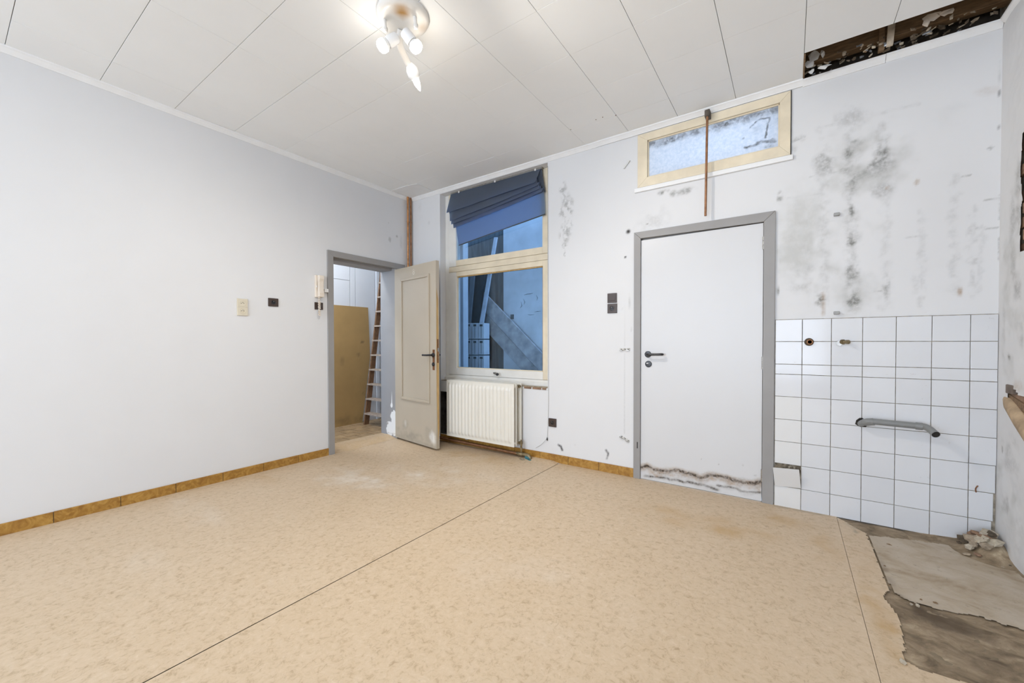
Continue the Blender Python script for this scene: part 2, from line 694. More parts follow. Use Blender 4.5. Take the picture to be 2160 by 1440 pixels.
# mould on the right part
B = P.blob
B('grey', 1690, 510, 75, 130, .75, 6, .35, .6, 2)
B('grey', 1830, 340, 110, 90, .8, 7, .3, .6, 3)
B('grey', 1800, 560, 90, 110, .7, 6, .35, .65, 4)
B('grey', 2000, 520, 110, 130, .5, 5, .4, .7, 5)
B('grey', 1900, 250, 180, 60, .3, 5, .4, .7, 6)
for a in [(1829, 335, 62, 50, .75, 9), (1793, 313, 22, 40, .8, 11), (1862, 320, 24, 60, .8, 12), (1739, 267, 24, 14, .6, 9),
          (1740, 340, 30, 40, .45, 10), (1793, 390, 20, 36, .6, 12), (1797, 445, 8, 30, .8, 16), (1795, 508, 14, 18, 1.0, 18),
          (1793, 577, 20, 40, .6, 12), (1800, 631, 22, 24, .9, 12), (1728, 633, 16, 14, .9, 14), (1869, 598, 10, 36, .5, 12),
          (1941, 595, 20, 30, .35, 10), (1706, 528, 22, 14, .35, 14), (1645, 415, 7, 14, .6, 14), (1641, 613, 5, 12, .7, 14),
          (1644, 560, 5, 20, .4, 14), (1862, 400, 30, 20, .35, 12), (1700, 590, 40, 40, .3, 10), (1790, 250, 60, 24, .3, 9),
          (1445, 402, 26, 9, .5, 12), (1398, 406, 14, 8, .7, 14), (1420, 409, 10, 10, .5, 14), (1380, 470, 40, 40, .16, 9),
          (1687, 292, 18, 10, .5, 20), (1673, 315, 10, 12, .4, 16)]:
    B('mold', *a[:4], min(1.1, a[4]*1.2), a[5]*1.2, .36, .64, int(a[0]) % 17)
LN = P.line
for pts, wd, k in [([(1736, 300), (1737, 640)], 9, .28), ([(1797, 230), (1797, 650)], 11, .38), ([(1866, 290), (1869, 650)], 8, .22),
                   ([(1945, 450), (1945, 650)], 5, .28), ([(2013, 370), (2013, 610)], 7, .28), ([(2050, 440), (2049, 625)], 5, .42),
                   ([(2068, 480), (2067, 615)], 4, .22), ([(1710, 374), (1790, 359)], 2, .4), ([(1728, 270), (1938, 218)], 5, .22),
                   ([(1912, 500), (1948, 496)], 2, .4), ([(2057, 483), (2107, 478)], 2, .75), ([(2078, 422), (2107, 418)], 2.4, .8),
                   ([(2030, 371), (2050, 367)], 2, .7), ([(1670, 299), (1698, 289)], 2.5, .6), ([(1845, 613), (1872, 611)], 2, .5),
                   ([(1720, 470), (1760, 465)], 2, .25), ([(1650, 420), (1740, 408)], 3, .2), ([(2111, 410), (2111, 460)], 3, .9),
                   ([(2110, 500), (2110, 550)], 3, .8), ([(2109, 130), (2109, 180)], 3, .35)]:
    vert_ = abs(pts[0][0]-pts[1][0]) < 5 and wd > 3.5
    LN('mold', pts, wd*(1.7 if vert_ else 1), k*(.75 if vert_ else .8), .05 if vert_ else .02, int(pts[0][0]) % 13, .95 if vert_ else .7)
B('hole', 2108, 196, 4, 8, .6, 0)
B('hole', 2108, 268, 4, 7, .6, 0)
B('mold', 2089, 312, 6, 4, .6, 0)
B('brown', 2085, 192, 30, 12, .18, 0)
B('brown', 1934, 384, 6, 7, .55, 0)
B('brown', 1871, 396, 5, 4, .4, 0)
B('brown', 2025, 615, 5, 12, .6, 0)
LN('brown', [(1736, 618), (1737, 662)], 5, .4, .005)
# stains left of the white door
for a in [(1187, 395, 8, 14), (1194, 440, 16, 30), (1192, 490, 14, 26), (1199, 455, 12, 50), (1190, 520, 8, 14)]:
    B('mold', *a, .6, 26, .5, .62, int(a[1]) % 11)
LN('mold', [(1187, 380), (1190, 410), (1183, 440), (1192, 470), (1186, 500), (1193, 540)], 1.5, .6, .05, 4, .8)
B('hole', 1325.5, 488, 5, 5, 1, 0)
B('hole', 1319, 542, 2.6, 2.6, 1, 0)
B('hole', 1365, 472, 2.4, 2.4, .9, 0)
LN('hole', [(1177, 938), (1183, 941), (1187, 950)], 3.6, 1, .02, 4, .5)
LN('hole', [(1279, 950), (1283, 957), (1280, 967)], 3.6, 1, .02, 4, .5)
for q in ((1328, 640, 2, 20), (1332, 690, 2, 16), (1312, 650, 2, 8), (1205, 940, 3, 3), (1212, 938, 2, 4)):
    B('mold', *q, .3, 20, .4, .6)
LN('mold', [(1319, 560), (1318, 730)], .8, .22)
LN('mold', [(1318, 745), (1317, 915)], .8, .22)
LN('mold', [(1212, 322), (1240, 313)], 2.2, .6, .01, 2, .6)
B('grey', 885, 450, 7, 30, .4, 10)
B('mold', 905, 470, 3, 5, .2, 0)
# dark line just below the broken window sill
LN('mold', [(1108, 818), (1156, 823)], 2, .35, .01, 6, .5)
keep = np.ones((len(xs)-1, len(zs)-1), bool)
xm, zm = (xs[1:]+xs[:-1])/2, (zs[1:]+zs[:-1])/2
for a, b, c, d in (W1, W2, D2, NI):
    keep &= ~(((xm[:, None] > a) & (xm[:, None] < b)) & ((zm[None, :] > c) & (zm[None, :] < d)))
uneven = (fbm(X, Zg, 2.2, 3, 31)-.5)*.006*sstep(-.05, .15, X)
g = G().grid(np.stack([X, YB+uneven, Zg], -1), keep)
na = len(g.v)
T = .34


def reveal(g, r, y0, y1, sides='LRTB'):
    a, b, c, d = r
    if 'L' in sides:
        g.add([(a, y0, c), (a, y1, c), (a, y1, d), (a, y0, d)], [(0, 1, 2, 3)])
    if 'R' in sides:
        g.add([(b, y0, c), (b, y0, d), (b, y1, d), (b, y1, c)], [(0, 1, 2, 3)])
    if 'T' in sides:
        g.add([(a, y0, d), (a, y1, d), (b, y1, d), (b, y0, d)], [(0, 1, 2, 3)])
    if 'B' in sides:
        g.add([(a, y0, c), (b, y0, c), (b, y1, c), (a, y1, c)], [(0, 1, 2, 3)])


reveal(g, W1, YB-.002, YB+T)
reveal(g, W2, YB-.002, YB+T)
reveal(g, D2, YB-.004, YB+.12, 'LRT')
g.add([(D2[0], YB+.12, 0), (D2[1], YB+.12, 0), (D2[1], YB+.12, D2[3]), (D2[0], YB+.12, D2[3])], [(0, 1, 2, 3)])
at = {k: np.concatenate([v.ravel(), np.zeros(len(g.v)-na)]) for k, v in P.m.items()}
wall_back = build('wall_back', g, plaster, attrs=at, recalc=False)
wall_back.data.polygons.foreach_set('use_smooth', [True]*len(wall_back.data.polygons))
wall_back.data.set_sharp_from_angle(angle=.6)
tag(wall_back, 'white plastered wall with mould stains, window, transom and flush door', 'wall', kind='structure')
# exterior skin of the back wall so that no sky leaks in
g = G()
xe = [XL-.05, W1[0], W1[1], W2[0], W2[1], XR+.3]
ze = [-.3, W1[2], W2[2], W1[3], W2[3], H+.4]
for i in range(5):
    for j in range(5):
        cx, cz = (xe[i]+xe[i+1])/2, (ze[j]+ze[j+1])/2
        if in_any(cx, cz, (W1, W2)):
            continue
        g.add([(xe[i], YB+T, ze[j]), (xe[i+1], YB+T, ze[j]), (xe[i+1], YB+T, ze[j+1]), (xe[i], YB+T, ze[j+1])], [(0, 1, 2, 3)])
build('outer_face', g, court_grey, wall_back)
# broken niche behind radiator: dark bricks
nb = G()
reveal(nb, NI, YB-.001, YB+.11)
nb.add([(NI[0], YB+.11, NI[2]), (NI[1], YB+.11, NI[2]), (NI[1], YB+.11, NI[3]), (NI[0], YB+.11, NI[3])], [(0, 1, 2, 3)])
build('masonry_niche', nb, nichebrick, wall_back)
z = NI[2]+.004
r = 0
while z < NI[3]-.05:
    x = NI[0]+.004-(.1 if r % 2 else 0)
    while x < NI[1]-.02:
        a, b = max(x, NI[0]+.004), min(x+.185, NI[1]-.004)
        if b-a > .03:
            j = random.uniform(0, .03)
            build('brick', G().box(a, b, YB+.05+j, YB+.108, z, z+.056), nichebrick, wall_back, bevel=.004)
        x += .196
    z += .066
    r += 1
# rough brickwork left where the window sill was torn out
g = G()
build('sill_bed', G().box(W1[0]+.002, W1[1]-.002, YB+.006, YB+.12, .664, .706), mortar, wall_back)
for a, b in ((-2.185, -2.10), (-2.085, -1.985), (-1.975, -1.93)):
    build('brick', G().box(a, b, YB-.004, YB+.06, .683, .703), brick_m, wall_back, bevel=.003)
build('render_edge', G().box(-2.19, W1[1], YB-.0035, YB+.03, .7035, .712), mortar, wall_back, bevel=.002)

# ---- tiles
cx = [-.083, .069, .224, .379, .534, .688, .842, .9475]
rz = [0.0, .1440, .3010, .4565, .6105, .7690, .9235, .9925, 1.1490, 1.3000]
gp = .0016
build('tile_bed', G().box(-.085, XR-.001, YB-.0045, YB+.004, .001, 1.302), mat('dirty_grout', (.30, .26, .20), .9, var=.5, scale=30), wall_back)
HOLE = (0, 1)
for i in range(7):
    for j in range(9):
        x0, x1, z0, z1 = cx[i]+gp, cx[i+1]-gp, rz[j]+gp, rz[j+1]-gp
        x1 -= .016*sstep(.5, 0, (z0+z1)/2) if i == 6 else 0
        if j == 0:
            z0 = .002
        yj = random.uniform(-.0008, .0008)
        m_ = tile_y if (i == 0 and j <= 4) else tile_m
        if (i, j) == HOLE:
            ang = math.radians(17)
            roll = math.radians(-4.5)

            def xf(x, y, z, x0=x0, z0=z0):
                dx, dz = x-x0, z-z0
                dx, dz = dx*math.cos(roll)+dz*math.sin(roll), -dx*math.sin(roll)*-1*-1+dz*math.cos(roll)
                yy = YB-.012-(dz*math.sin(ang))+(y-YB)
                return (x0+.002+dx, yy, z0-.004+dz*math.cos(ang))
            build('wall_tile', G().box(x0, x1, YB-.008, YB, z0, z1-.012, xf), m_, wall_back, bevel=.0012)
            continue
        xf = None
        if (i, j) == (0, 8):      # slightly skewed tile that catches the window light
            xf = lambda x, y, z, x0=x0: (x, y-(x-x0)*.046, z)
        build('wall_tile', G().box(x0, x1, YB-.012+yj, YB-.003, z0, z1, xf), m_, wall_back, bevel=.0014)
# darker exposed mortar where the tile slipped
g = G()
gx, gz = np.meshgrid(np.linspace(-.081, .067, 26), np.linspace(.25, .2995, 12), indexing='ij')
g.grid(np.stack([gx, YB-.0055+(fbm(gx, gz, 60, 3, 3)-.5)*.006, gz], -1))
build('exposed_mortar', g, mat('dark_tile_mortar', (.15, .125, .09), .95, var=.7, scale=38, bmp=.8, bscale=90), wall_back)

# ---- left wall
DY0, DY1, DZ1 = 2.325, 3.115, 2.022        # door opening
ys = lin(YF, YB, .03, [DY0, DY1])
zs = lin(0, H, .03, [DZ1])
Yg, Zg = np.meshgrid(ys, zs, indexing='ij')
P = Paint(Yg, Zg, lambda px, py: LW(px, py)[[1, 2]])
keep = ~(((ys[1:]+ys[:-1])/2 > DY0)[:, None] & ((ys[1:]+ys[:-1])/2 < DY1)[:, None] & ((zs[1:]+zs[:-1])/2 < DZ1)[None, :])
P.lay('mold'), P.lay('grey'), P.lay('brown')
g = G().grid(np.stack([np.full_like(Yg, XL), Yg, Zg], -1), keep)
wall_left = build('wall_left', g, plaster, attrs={k: v.ravel() for k, v in P.m.items()}, recalc=False)
tag(wall_left, 'plain white painted wall with open doorway and sockets', 'wall', kind='structure')
# hallway side of that wall
g = G()
for y0, y1, z0, z1 in ((.4, DY0, 0, H), (DY0, DY1, DZ1, H), (DY1, 4.4, 0, H)):
    g.add([(HX1, y0, z0), (HX1, y1, z0), (HX1, y1, z1), (HX1, y0, z1)], [(0, 1, 2, 3)])
build('hall_side_face', g, hallwhite, wall_left)
# small mould specks: fine patch, flush
sx, sz = np.meshgrid(np.linspace(3.02, 3.27, 50), np.linspace(2.1, 2.75, 120), indexing='ij')
Ps = Paint(sx, sz, lambda px, py: LW(px, py)[[1, 2]])
for q in [(822, 504, 4, 6, .5), (837, 498, 2.5, 3, .6), (816, 517, 1.6, 2.4, .5), (797, 519, 3, 3, .2), (823, 509, 2, 3, .4), (846, 512, 3, 14, .18), (800, 457, 2, 2, .3), (819, 470, 2, 2, .3)]:
    Ps.blob('mold', *q)
Ps.lay('grey'), Ps.lay('brown')
build('stained_plaster', G().grid(np.stack([np.full_like(sx, XL+.0006), sx, sz], -1)), plaster, wall_left, attrs={k: v.ravel() for k, v in Ps.m.items()}, recalc=False)

# ---- right wall: brick core with plaster skin that is broken away in places
CORE = XR+.028
g = G().box(XR+.022, CORE+.30, YF, YB+.34, -.05, H+.4)
wall_right = build('wall_right', g, mortar)
tag(wall_right, 'rough stained plaster wall with broken patches beside the tiles', 'wall', kind='structure')
ys = lin(YF, YB, .02)
ys = np.unique(np.concatenate([ys[ys < 2.6], np.arange(2.6, YB+.001, .008)]))
ys[-1] = YB
zs = lin(0, H, .012)
Yg, Zg = np.meshgrid(ys, zs, indexing='ij')
Pr = Paint(Yg, Zg, lambda px, py: hit(px, py, 0, XR)[[1, 2]])
edge = 3.120+(fbm(Zg*1, Yg*0, 9, 4, 5)-.5)*.05
hole1 = (Yg < edge) & (Yg > 2.70) & (Zg > 1.60+.1*(fbm(Zg, Yg, 7, 3, 2)-.5)) & (Zg < 2.19)
edge2 = 3.20-(Zg-.80)*.35+(fbm(Zg, Yg, 14, 3, 6)-.5)*.05
hole2 = (Yg < 3.235) & (Yg > 2.75) & (Zg > .840-(3.265-Yg)*.39) & (Zg < .905-(3.235-Yg)*.12+(fbm(Yg, Zg, 12, 3, 9)-.5)*.06)
hv = hole1 | hole2
keep = ~(hv[1:, 1:] & hv[:-1, 1:] & hv[1:, :-1] & hv[:-1, :-1])
for q in [(2150, 420, 14, 90, .5, 9), (2135, 470, 10, 60, .4, 9), (2148, 640, 12, 60, .7, 10), (2138, 560, 8, 60, .35, 9), (2155, 690, 8, 50, .6, 10),
          (2130, 330, 6, 40, .25, 12), (2118, 700, 5, 80, .25, 12), (2135, 960, 24, 60, .3, 14), (2125, 1060, 24, 60, .3, 14), (2150, 1120, 10, 50, .35, 14)]:
    Pr.blob('mold', *q[:5], q[5], .35, .65, int(q[0]) % 7)
Pr.blob('grey', 2135, 600, 30, 260, .6, 8)
Pr.blob('grey', 2125, 1000, 40, 140, .8, 9)
Pr.blob('brown', 2150, 810, 20, 24, .35, 10)
Pr.blob('mold', 2127, 752, 2.5, 6, .9, 0)
Pr.blob('mold', 2115, 948, 2, 8, .8, 0)
Pr.lay('mold'), Pr.lay('grey'), Pr.lay('brown')
rel = (fbm(Yg, Zg, 5, 4, 44)-.5)*.02*sstep(3.36, 3.25, Yg)
g = G().grid(np.stack([XR+rel, Yg, Zg], -1), keep)
build('plaster_skin', g, plaster, wall_right, attrs={k: v.ravel() for k, v in Pr.m.items()}, recalc=False, smooth=False)
# exposed bricks in the broken patches
for (z0, z1, y0, y1, mm) in ((1.52, 2.25, 2.66, 3.19, brick_m), (.62, .93, 2.72, 3.24, brick_m)):
    z, r = z0, 0
    while z < z1:
        y = y1-(.0 if r % 2 else .09)
        first = True
        while y > y0:
            ln = .19 if not (first and r % 2 == 0) else .19
            j = random.uniform(0, .012)
            build('brick', G().box(XR+.006+j, CORE+.05, y-ln, y-.006 if not first else min(y1, y+.02), z+.004, z+.058), mm, wall_right, bevel=.005)
            first = False
            y -= ln+.008
        z += .066
        r += 1

# ---- wall behind the camera, with an unseen window widened for even light
FWN = (-3.55, .65, .35, 2.75)
g = G()
xe, ze = [XL, FWN[0], FWN[1], XR+.3], [0, FWN[2], FWN[3], H]
for i in range(3):
    for j in range(3):
        if i == 1 and j == 1:
            continue
        g.add([(xe[i], YF, ze[j]), (xe[i+1], YF, ze[j]), (xe[i+1], YF, ze[j+1]), (xe[i], YF, ze[j+1])], [(0, 1, 2, 3)])
wall_front = build('wall_front', g, mat('plain_wall_paint', (.74, .74, .74), .65, var=.01))
tag(wall_front, 'plain white wall behind the viewpoint with a wide window', 'wall', kind='structure')
win3 = thing('window_3', (-1.45, YF, FWN[2]), 'unseen white framed window behind the viewpoint, made wide to even the light', 'window', kind='structure')
g = G()
for a, b, c, d in ((FWN[0], FWN[1], FWN[2], FWN[2]+.06), (FWN[0], FWN[1], FWN[3]-.06, FWN[3]), (FWN[0], FWN[0]+.06, FWN[2], FWN[3]),
                   (FWN[1]-.06, FWN[1], FWN[2], FWN[3]), (-1.48, -1.42, FWN[2], FWN[3])):
    g.box(a, b, YF-.05, YF+.01, c, d)
build('window_frame', g, whitewood, win3)

# ---- floor: screed, concrete patch, three linoleum sheets
gx, gy = np.meshgrid(lin(XL, XR+.03, .06), lin(YF, YB, .06), indexing='ij')
fx, fy = np.meshgrid(lin(.2, XR+.03, .012), lin(1.2, YB+.01, .012), indexing='ij')
g = G().grid(np.stack([gx, gy, np.full_like(gx, -.006)], -1))
flr = build('floor', g, mat('floor_screed', (.22, .17, .11), .9, var=.3), recalc=False)
tag(flr, 'beige mottled linoleum floor, torn back to dirty screed in the corner', 'floor', kind='structure')
Pf = Paint(fx, fy, lambda px, py: FL(px, py)[[0, 1]])
Pf.blob('brown', 1960, 1290, 80, 24, .9, 8, .25, .6)
Pf.blob('brown', 1930, 1262, 40, 14, .9, 9, .2, .6)
Pf.blob('brown', 2080, 1380, 130, 34, .75, 9, .3, .6)
Pf.blob('brown', 2000, 1320, 110, 20, .8, 9, .2, .5)
Pf.blob('brown', 1960, 1420, 60, 24, .6, 9)
g = G().grid(np.stack([fx, fy, -.0045+(fbm(fx, fy, 22, 4, 8)-.5)*.006], -1))
build('bare_screed', g, dirt_m, flr, attrs={k: v.ravel() for k, v in Pf.m.items()}, recalc=False, smooth=True)
# grey concrete patch
edgep = [(1829, 1128), (1848, 1168), (1864, 1210), (1884, 1250), (1905, 1262), (1950, 1278), (2000, 1290), (2060, 1300), (2110, 1315), (2160, 1330)]
poly = [FL(*q)[:2] for q in edgep] + [np.array([XR-.01, 2.35]), np.array([XR-.01, 3.06]), FL(2090, 1178)[:2], FL(2020, 1152)[:2], FL(1940, 1140)[:2]]
cxm = np.mean(poly, 0)


def clip_poly_grid(poly, step, z, jit=0.0):
    """a fine grid cut to a polygon, for stains and relief"""
    P_ = np.array(poly)
    xs_, ys_ = np.arange(P_[:, 0].min(), P_[:, 0].max()+step, step), np.arange(P_[:, 1].min(), P_[:, 1].max()+step, step)
    gx_, gy_ = np.meshgrid(xs_, ys_, indexing='ij')
    jit = jit*sstep(.0, .03, gx_-gx_.min()-.004)
    dx_ = gx_+(fbm(gx_, gy_, 40, 3, 3)-.5)*jit
    dy_ = gy_+(fbm(gx_, gy_, 40, 3, 6)-.5)*jit
    ins = np.zeros(gx_.shape, bool)
    n = len(P_)
    for i in range(n):
        (xa, ya), (xb, yb) = P_[i], P_[(i+1) % n]
        c = ((ya > dy_) != (yb > dy_)) & (dx_ < (xb-xa)*(dy_-ya)/(yb-ya+1e-12)+xa)
        ins ^= c
    kp = ins[1:, 1:] & ins[:-1, 1:] & ins[1:, :-1] & ins[:-1, :-1]
    return gx_, gy_, kp


gx, gy, kp = clip_poly_grid(poly, .008, 0, .03)
Pc = Paint(gx, gy, lambda px, py: FL(px, py)[[0, 1]])
Pc.blob('brown', 1900, 1262, 26, 10, .7, 12)
Pc.blob('brown', 1865, 1200, 14, 40, .35, 12)
Pc.blob('brown', 1935, 1277, 30, 8, .6, 10)
g = G().grid(np.stack([gx, gy, .0015+(fbm(gx, gy, 6, 3, 2)-.5)*.003], -1), kp)
build('concrete_patch', g, conc_m, flr, attrs={k: v.ravel() for k, v in Pc.m.items()}, recalc=False, smooth=True)
# linoleum sheets (3 mm thick), fine grid with wear masks
S1, S2 = -1.783, .262
LT = .003


def lino_sheet(poly, step, jit=0.0, zf=None):
    gx_, gy_, kp_ = clip_poly_grid(poly, step, 0, jit)
    if jit == 0.0:
        lo_, hi_ = np.array(poly).min(0), np.array(poly).max(0)
        gx_, gy_ = np.meshgrid(np.linspace(lo_[0], hi_[0], int((hi_[0]-lo_[0])/step)+2), np.linspace(lo_[1], hi_[1], int((hi_[1]-lo_[1])/step)+2), indexing='ij')
        kp_ = None
    p_ = Paint(gx_, gy_, lambda px, py: FL(px, py)[[0, 1]])
    b_ = p_.blob
    for q in [(760, 1010, 140, 44, 1.0, 6), (900, 1000, 140, 34, .9, 6), (420, 1080, 200, 50, .35, 5), (1050, 1010, 90, 26, .35, 6), (300, 1180, 200, 60, .3, 5), (1150, 1250, 300, 120, .28, 4)]:
        b_('worn', *q[:5], q[5], .25, .7, int(q[0]) % 5)
    for q in [(1560, 1120, 130, 30, .65, 6), (1420, 1090, 100, 26, .45, 7), (1000, 965, 120, 16, .5, 8), (740, 948, 60, 10, .7, 8), (1740, 1160, 40, 60, .6, 8), (1650, 1100, 70, 16, .6, 8), (1820, 1180, 30, 60, .5, 9),
              (60, 1135, 160, 20, .35, 6), (560, 1010, 140, 14, .25, 7), (1840, 1270, 40, 40, .6, 10), (1880, 1340, 40, 60, .8, 10)]:
        b_('brown', *q[:4], min(1., q[4]*1.45), q[5], .25, .65, int(q[0]) % 7)
    p_.blob('grey', 1810, 1110, 30, 10, .8, 18, .35, .6)
    p_.blob('grey', 1805, 1122, 7, 5, .7, 0)
    p_.line('grey', [(1740, 1087), (1640, 1068)], 2, .7, .02, 3, .6)
    p_.lay('worn'), p_.lay('brown'), p_.lay('grey')
    zz = np.full_like(gx_, LT)
    if zf:
        zz = zz+zf(gx_, gy_)
    return build('linoleum_sheet', G().grid(np.stack([gx_, gy_, zz], -1), kp_), lino_m, flr, attrs={k: v.ravel() for k, v in p_.m.items()}, recalc=False, smooth=True)


def curl(x, y):
    return .014*sstep(3.22, 3.36, y)*sstep(-2.25, -2.05, x)*sstep(-1.775, -1.86, x)


lino_sheet([(XL, YF), (S1-.0025, YF), (S1-.0025, YB), (XL, YB)], .03, 0.0, curl)
lino_sheet([(S1+.0025, YF), (S2-.002, YF), (S2-.002, YB), (S1+.0025, YB)], .03)
torn = [(1768, 1092), (1828, 1126), (1847, 1168), (1861, 1207), (1878, 1248), (1862, 1259), (1880, 1276), (1900, 1309), (1908, 1345), (1911, 1393), (1942, 1412), (2003, 1430), (2060, 1446)]
poly = [np.array([S2-.0035, YF])]+[np.array([S2-.0035, 3.345])]+[FL(*q)[:2] for q in torn]+[np.array([.62, 1.80]), np.array([XR-.005, 1.72]), np.array([XR-.005, YF])]
lino_sheet(poly, .006, .014)
# linoleum strip in the doorway
gx, gy = np.meshgrid(np.linspace(HX1, XL+.02, 12), np.linspace(DY0, DY1, 30), indexing='ij')
at = {k: np.full(gx.size, v) for k, v in (('worn', 0.), ('brown', .5), ('grey', .0))}
build('linoleum_sheet', G().grid(np.stack([gx, gy, LT+.0008+HZ*sstep(XL+.02, HX1+.12, gx)], -1)), lino_m, flr, attrs=at, recalc=False, smooth=True)

# ---- ceiling: tiles of 40 cm
JX = [-3.8465, -3.502, -3.106, -2.710, -2.316, -1.915, -1.514, -1.120, -.731, -.333, .060, .461, .860, .948]
JY = [YF, -1.74, -1.34, -.94, -.54, -.14, .257, .653, 1.050, 1.446, 1.848, 2.243, 2.643, 3.050, YB]
HOLEX, HOLEY = .060, 3.060
g = G()
g.box(XL-.3, HOLEX, YF-.3, YB+.3, H+.012, H+.03)
g.box(HOLEX, XR+.3, YF-.3, HOLEY, H+.012, H+.03)
ceiling = build('ceiling', g, ceil_back)
tag(ceiling, 'white ceiling of square painted tiles with a torn strip in the corner', 'ceiling', kind='structure')
for i in range(13):
    for j in range(14):
        if i >= 10 and j == 13:
            continue
        gx_ = .0013 if JX[i] > -2.0 else .0004
        gx2 = .0013 if JX[i+1] > -2.0 else .0004
        gy_ = .0013 if JX[i] < -1.9 else .0006
        if i == 7 and j == 13:
            gy_ = .0016
        if (j > 9 and JX[i] < -1.6):
            gy_ = .0003
            gx_ = gx2 = .0003
        dz = random.uniform(-.0006, .0006)
        build('ceiling_tile', G().box(JX[i]+gx_, JX[i+1]-gx2, JY[j]+gy_, JY[j+1]-gy_, H+dz, H+.0121), ceil_m, ceiling, bevel=.0008)
# replaced pale patch around the pipes in the corner
pp = [hit(*q, 2, H)[:2] for q in ((826, 401), (858, 391), (880, 387), (918, 404), (905, 408), (872, 419))]
build('patch_board', G().prism([tuple(q) for q in pp], H-.004, H-.0007), mat('patch_board_white', (.80, .80, .79), .6, var=.02), ceiling)
# brown crumbs at the damaged tile near the transom
for px, py, s_ in ((1327, 279, .016), (1318, 283, .012), (1312, 285, .008), (1204, 273, .004), (1257, 252, .004), (1271, 247, .004), (1299, 243, .004)):
    c = hit(px, py, 2, H-.001)
    build('rotted_chip', G().prism([(c[0]+s_*math.cos(a)*random.uniform(.6, 1.2), c[1]+s_*.7*math.sin(a)*random.uniform(.6, 1.2)) for a in np.arange(0, 6.2, .9)], H-.004, H+.004), timber if s_ > .005 else rust, ceiling)
# cavity above the missing tiles, coloured dark brown
cav = G()
cav.add([(HOLEX-.2, HOLEY-.25, H+.30), (XR+.1, HOLEY-.25, H+.30), (XR+.1, YB+.2, H+.30), (HOLEX-.2, YB+.2, H+.30)], [(0, 1, 2, 3)])
cav.add([(HOLEX-.2, HOLEY-.25, H+.02), (XR+.1, HOLEY-.25, H+.02), (XR+.1, HOLEY-.25, H+.3), (HOLEX-.2, HOLEY-.25, H+.3)], [(0, 1, 2, 3)])
cav.add([(HOLEX-.2, YB+.12, H-.05), (XR+.1, YB+.12, H-.05), (XR+.1, YB+.12, H+.3), (HOLEX-.2, YB+.12, H+.3)], [(0, 1, 2, 3)])
cav.add([(HOLEX-.2, HOLEY-.25, H+.02), (HOLEX-.2, YB+.2, H+.02), (HOLEX-.2, YB+.2, H+.3), (HOLEX-.2, HOLEY-.25, H+.3)], [(0, 1, 2, 3)])
cav.add([(XR+.05, HOLEY-.25, H-.05), (XR+.05, YB+.2, H-.05), (XR+.05, YB+.2, H+.3), (XR+.05, HOLEY-.25, H+.3)], [(0, 1, 2, 3)])
build('ceiling_void', cav, mat('dark_void', (.045, .036, .028), .95, var=.5, scale=20), ceiling, recalc=False)
# timber lining seen inside the hole
build('joist', G().box(HOLEX-.18, XR+.04, YB-.03, YB+.03, H+.085, H+.19), timber, ceiling, bevel=.003)
build('batten', G().box(HOLEX-.18, .43, HOLEY+.10, HOLEY+.15, H+.12, H+.17), timber, ceiling, bevel=.003)
g = G()
build('hanger', G().hull8([(.462, YB-.10, H+.004), (.492, YB-.10, H+.004), (.492, YB-.08, H+.004), (.462, YB-.08, H+.004)], [(.478, YB-.10, H+.28), (.512, YB-.10, H+.28), (.512, YB-.08, H+.28), (.478, YB-.08, H+.28)]), mat('pale_split_timber', (.52, .44, .34), .8, var=.3, scale=20), ceiling)
build('hanger', G().box(.432, .458, YB-.075, YB-.03, H+.01, H+.28), timber, ceiling)
build('ledger', G().box(HOLEX, XR, YB-.015, YB+.10, H-.03, H+.006), timber, ceiling, bevel=.003)
# torn paper, foil and plaster fragments in the hole
rs = random.Random(5)


def shard(name, c, sx, sy, sz, m_, parent, rr=rs, n=7):
    g_ = G()
    top, bot = [], []
    a0 = rr.uniform(0, 6)
    tl, tm = rr.uniform(-.6, .6), rr.uniform(-.6, .6)
    for k in range(n):
        a = a0+2*math.pi*k/n
        q = rr.uniform(.55, 1.1)
        x_, y_ = sx*q*math.cos(a), sy*q*math.sin(a)
        top.append((c[0]+x_, c[1]+y_, c[2]+sz*rr.uniform(.2, 1)+x_*tl+y_*tm))
        bot.append((c[0]+x_*.9, c[1]+y_*.9, c[2]-sz*rr.uniform(.0, .5)+x_*tl+y_*tm))
    f_ = [tuple(range(n-1, -1, -1)), tuple(range(n, 2*n))]+[(i, (i+1) % n, n+(i+1) % n, n+i) for i in range(n)]
    g_.add(bot+top, f_)
    return build(name, g_, m_, parent)


for k in range(90):
    x = rs.uniform(HOLEX+.02, XR-.03)
    y = rs.uniform(YB-.10, YB+.05)
    z = H+.012+rs.uniform(0, .055)
    shard('insulation_scrap', (x, y, z), rs.uniform(.006, .024), rs.uniform(.004, .010), rs.uniform(.004, .016), rs.choice([rubble_m, rubble_d, rubble_d, rubble_d, foil, mortar, timber, rubble_w]), ceiling, n=5)
for px, py, sx, sz in ((1716, 118, .035, .04), (1708, 135, .025, .03), (1735, 112, .016, .025), (1712, 150, .018, .02), (1738, 140, .035, .015), (1968, 34, .04, .022), (1998, 25, .03, .02), (1955, 46, .016, .03)):
    c = BW(px, py, -.12 if px < 1800 else -.18)
    n = 9
    pts = [(c[0]+sx*math.cos(a)*rs.uniform(.55, 1.15), c[1]+rs.uniform(-.006, .006), c[2]+sz*math.sin(a)*rs.uniform(.5, 1.2)) for a in [2*math.pi*i/n for i in range(n)]]
    g = G().add(pts+[(p_[0], p_[1]+.002, p_[2]) for p_ in pts], [tuple(range(n)), tuple(range(2*n-1, n-1, -1))]+[(i, (i+1) % n, n+(i+1) % n, n+i) for i in range(n)])
    build('torn_paper', g, paperw if px < 1800 else mat('torn_buff_paper', (.55, .47, .38), .85, var=.2), ceiling)
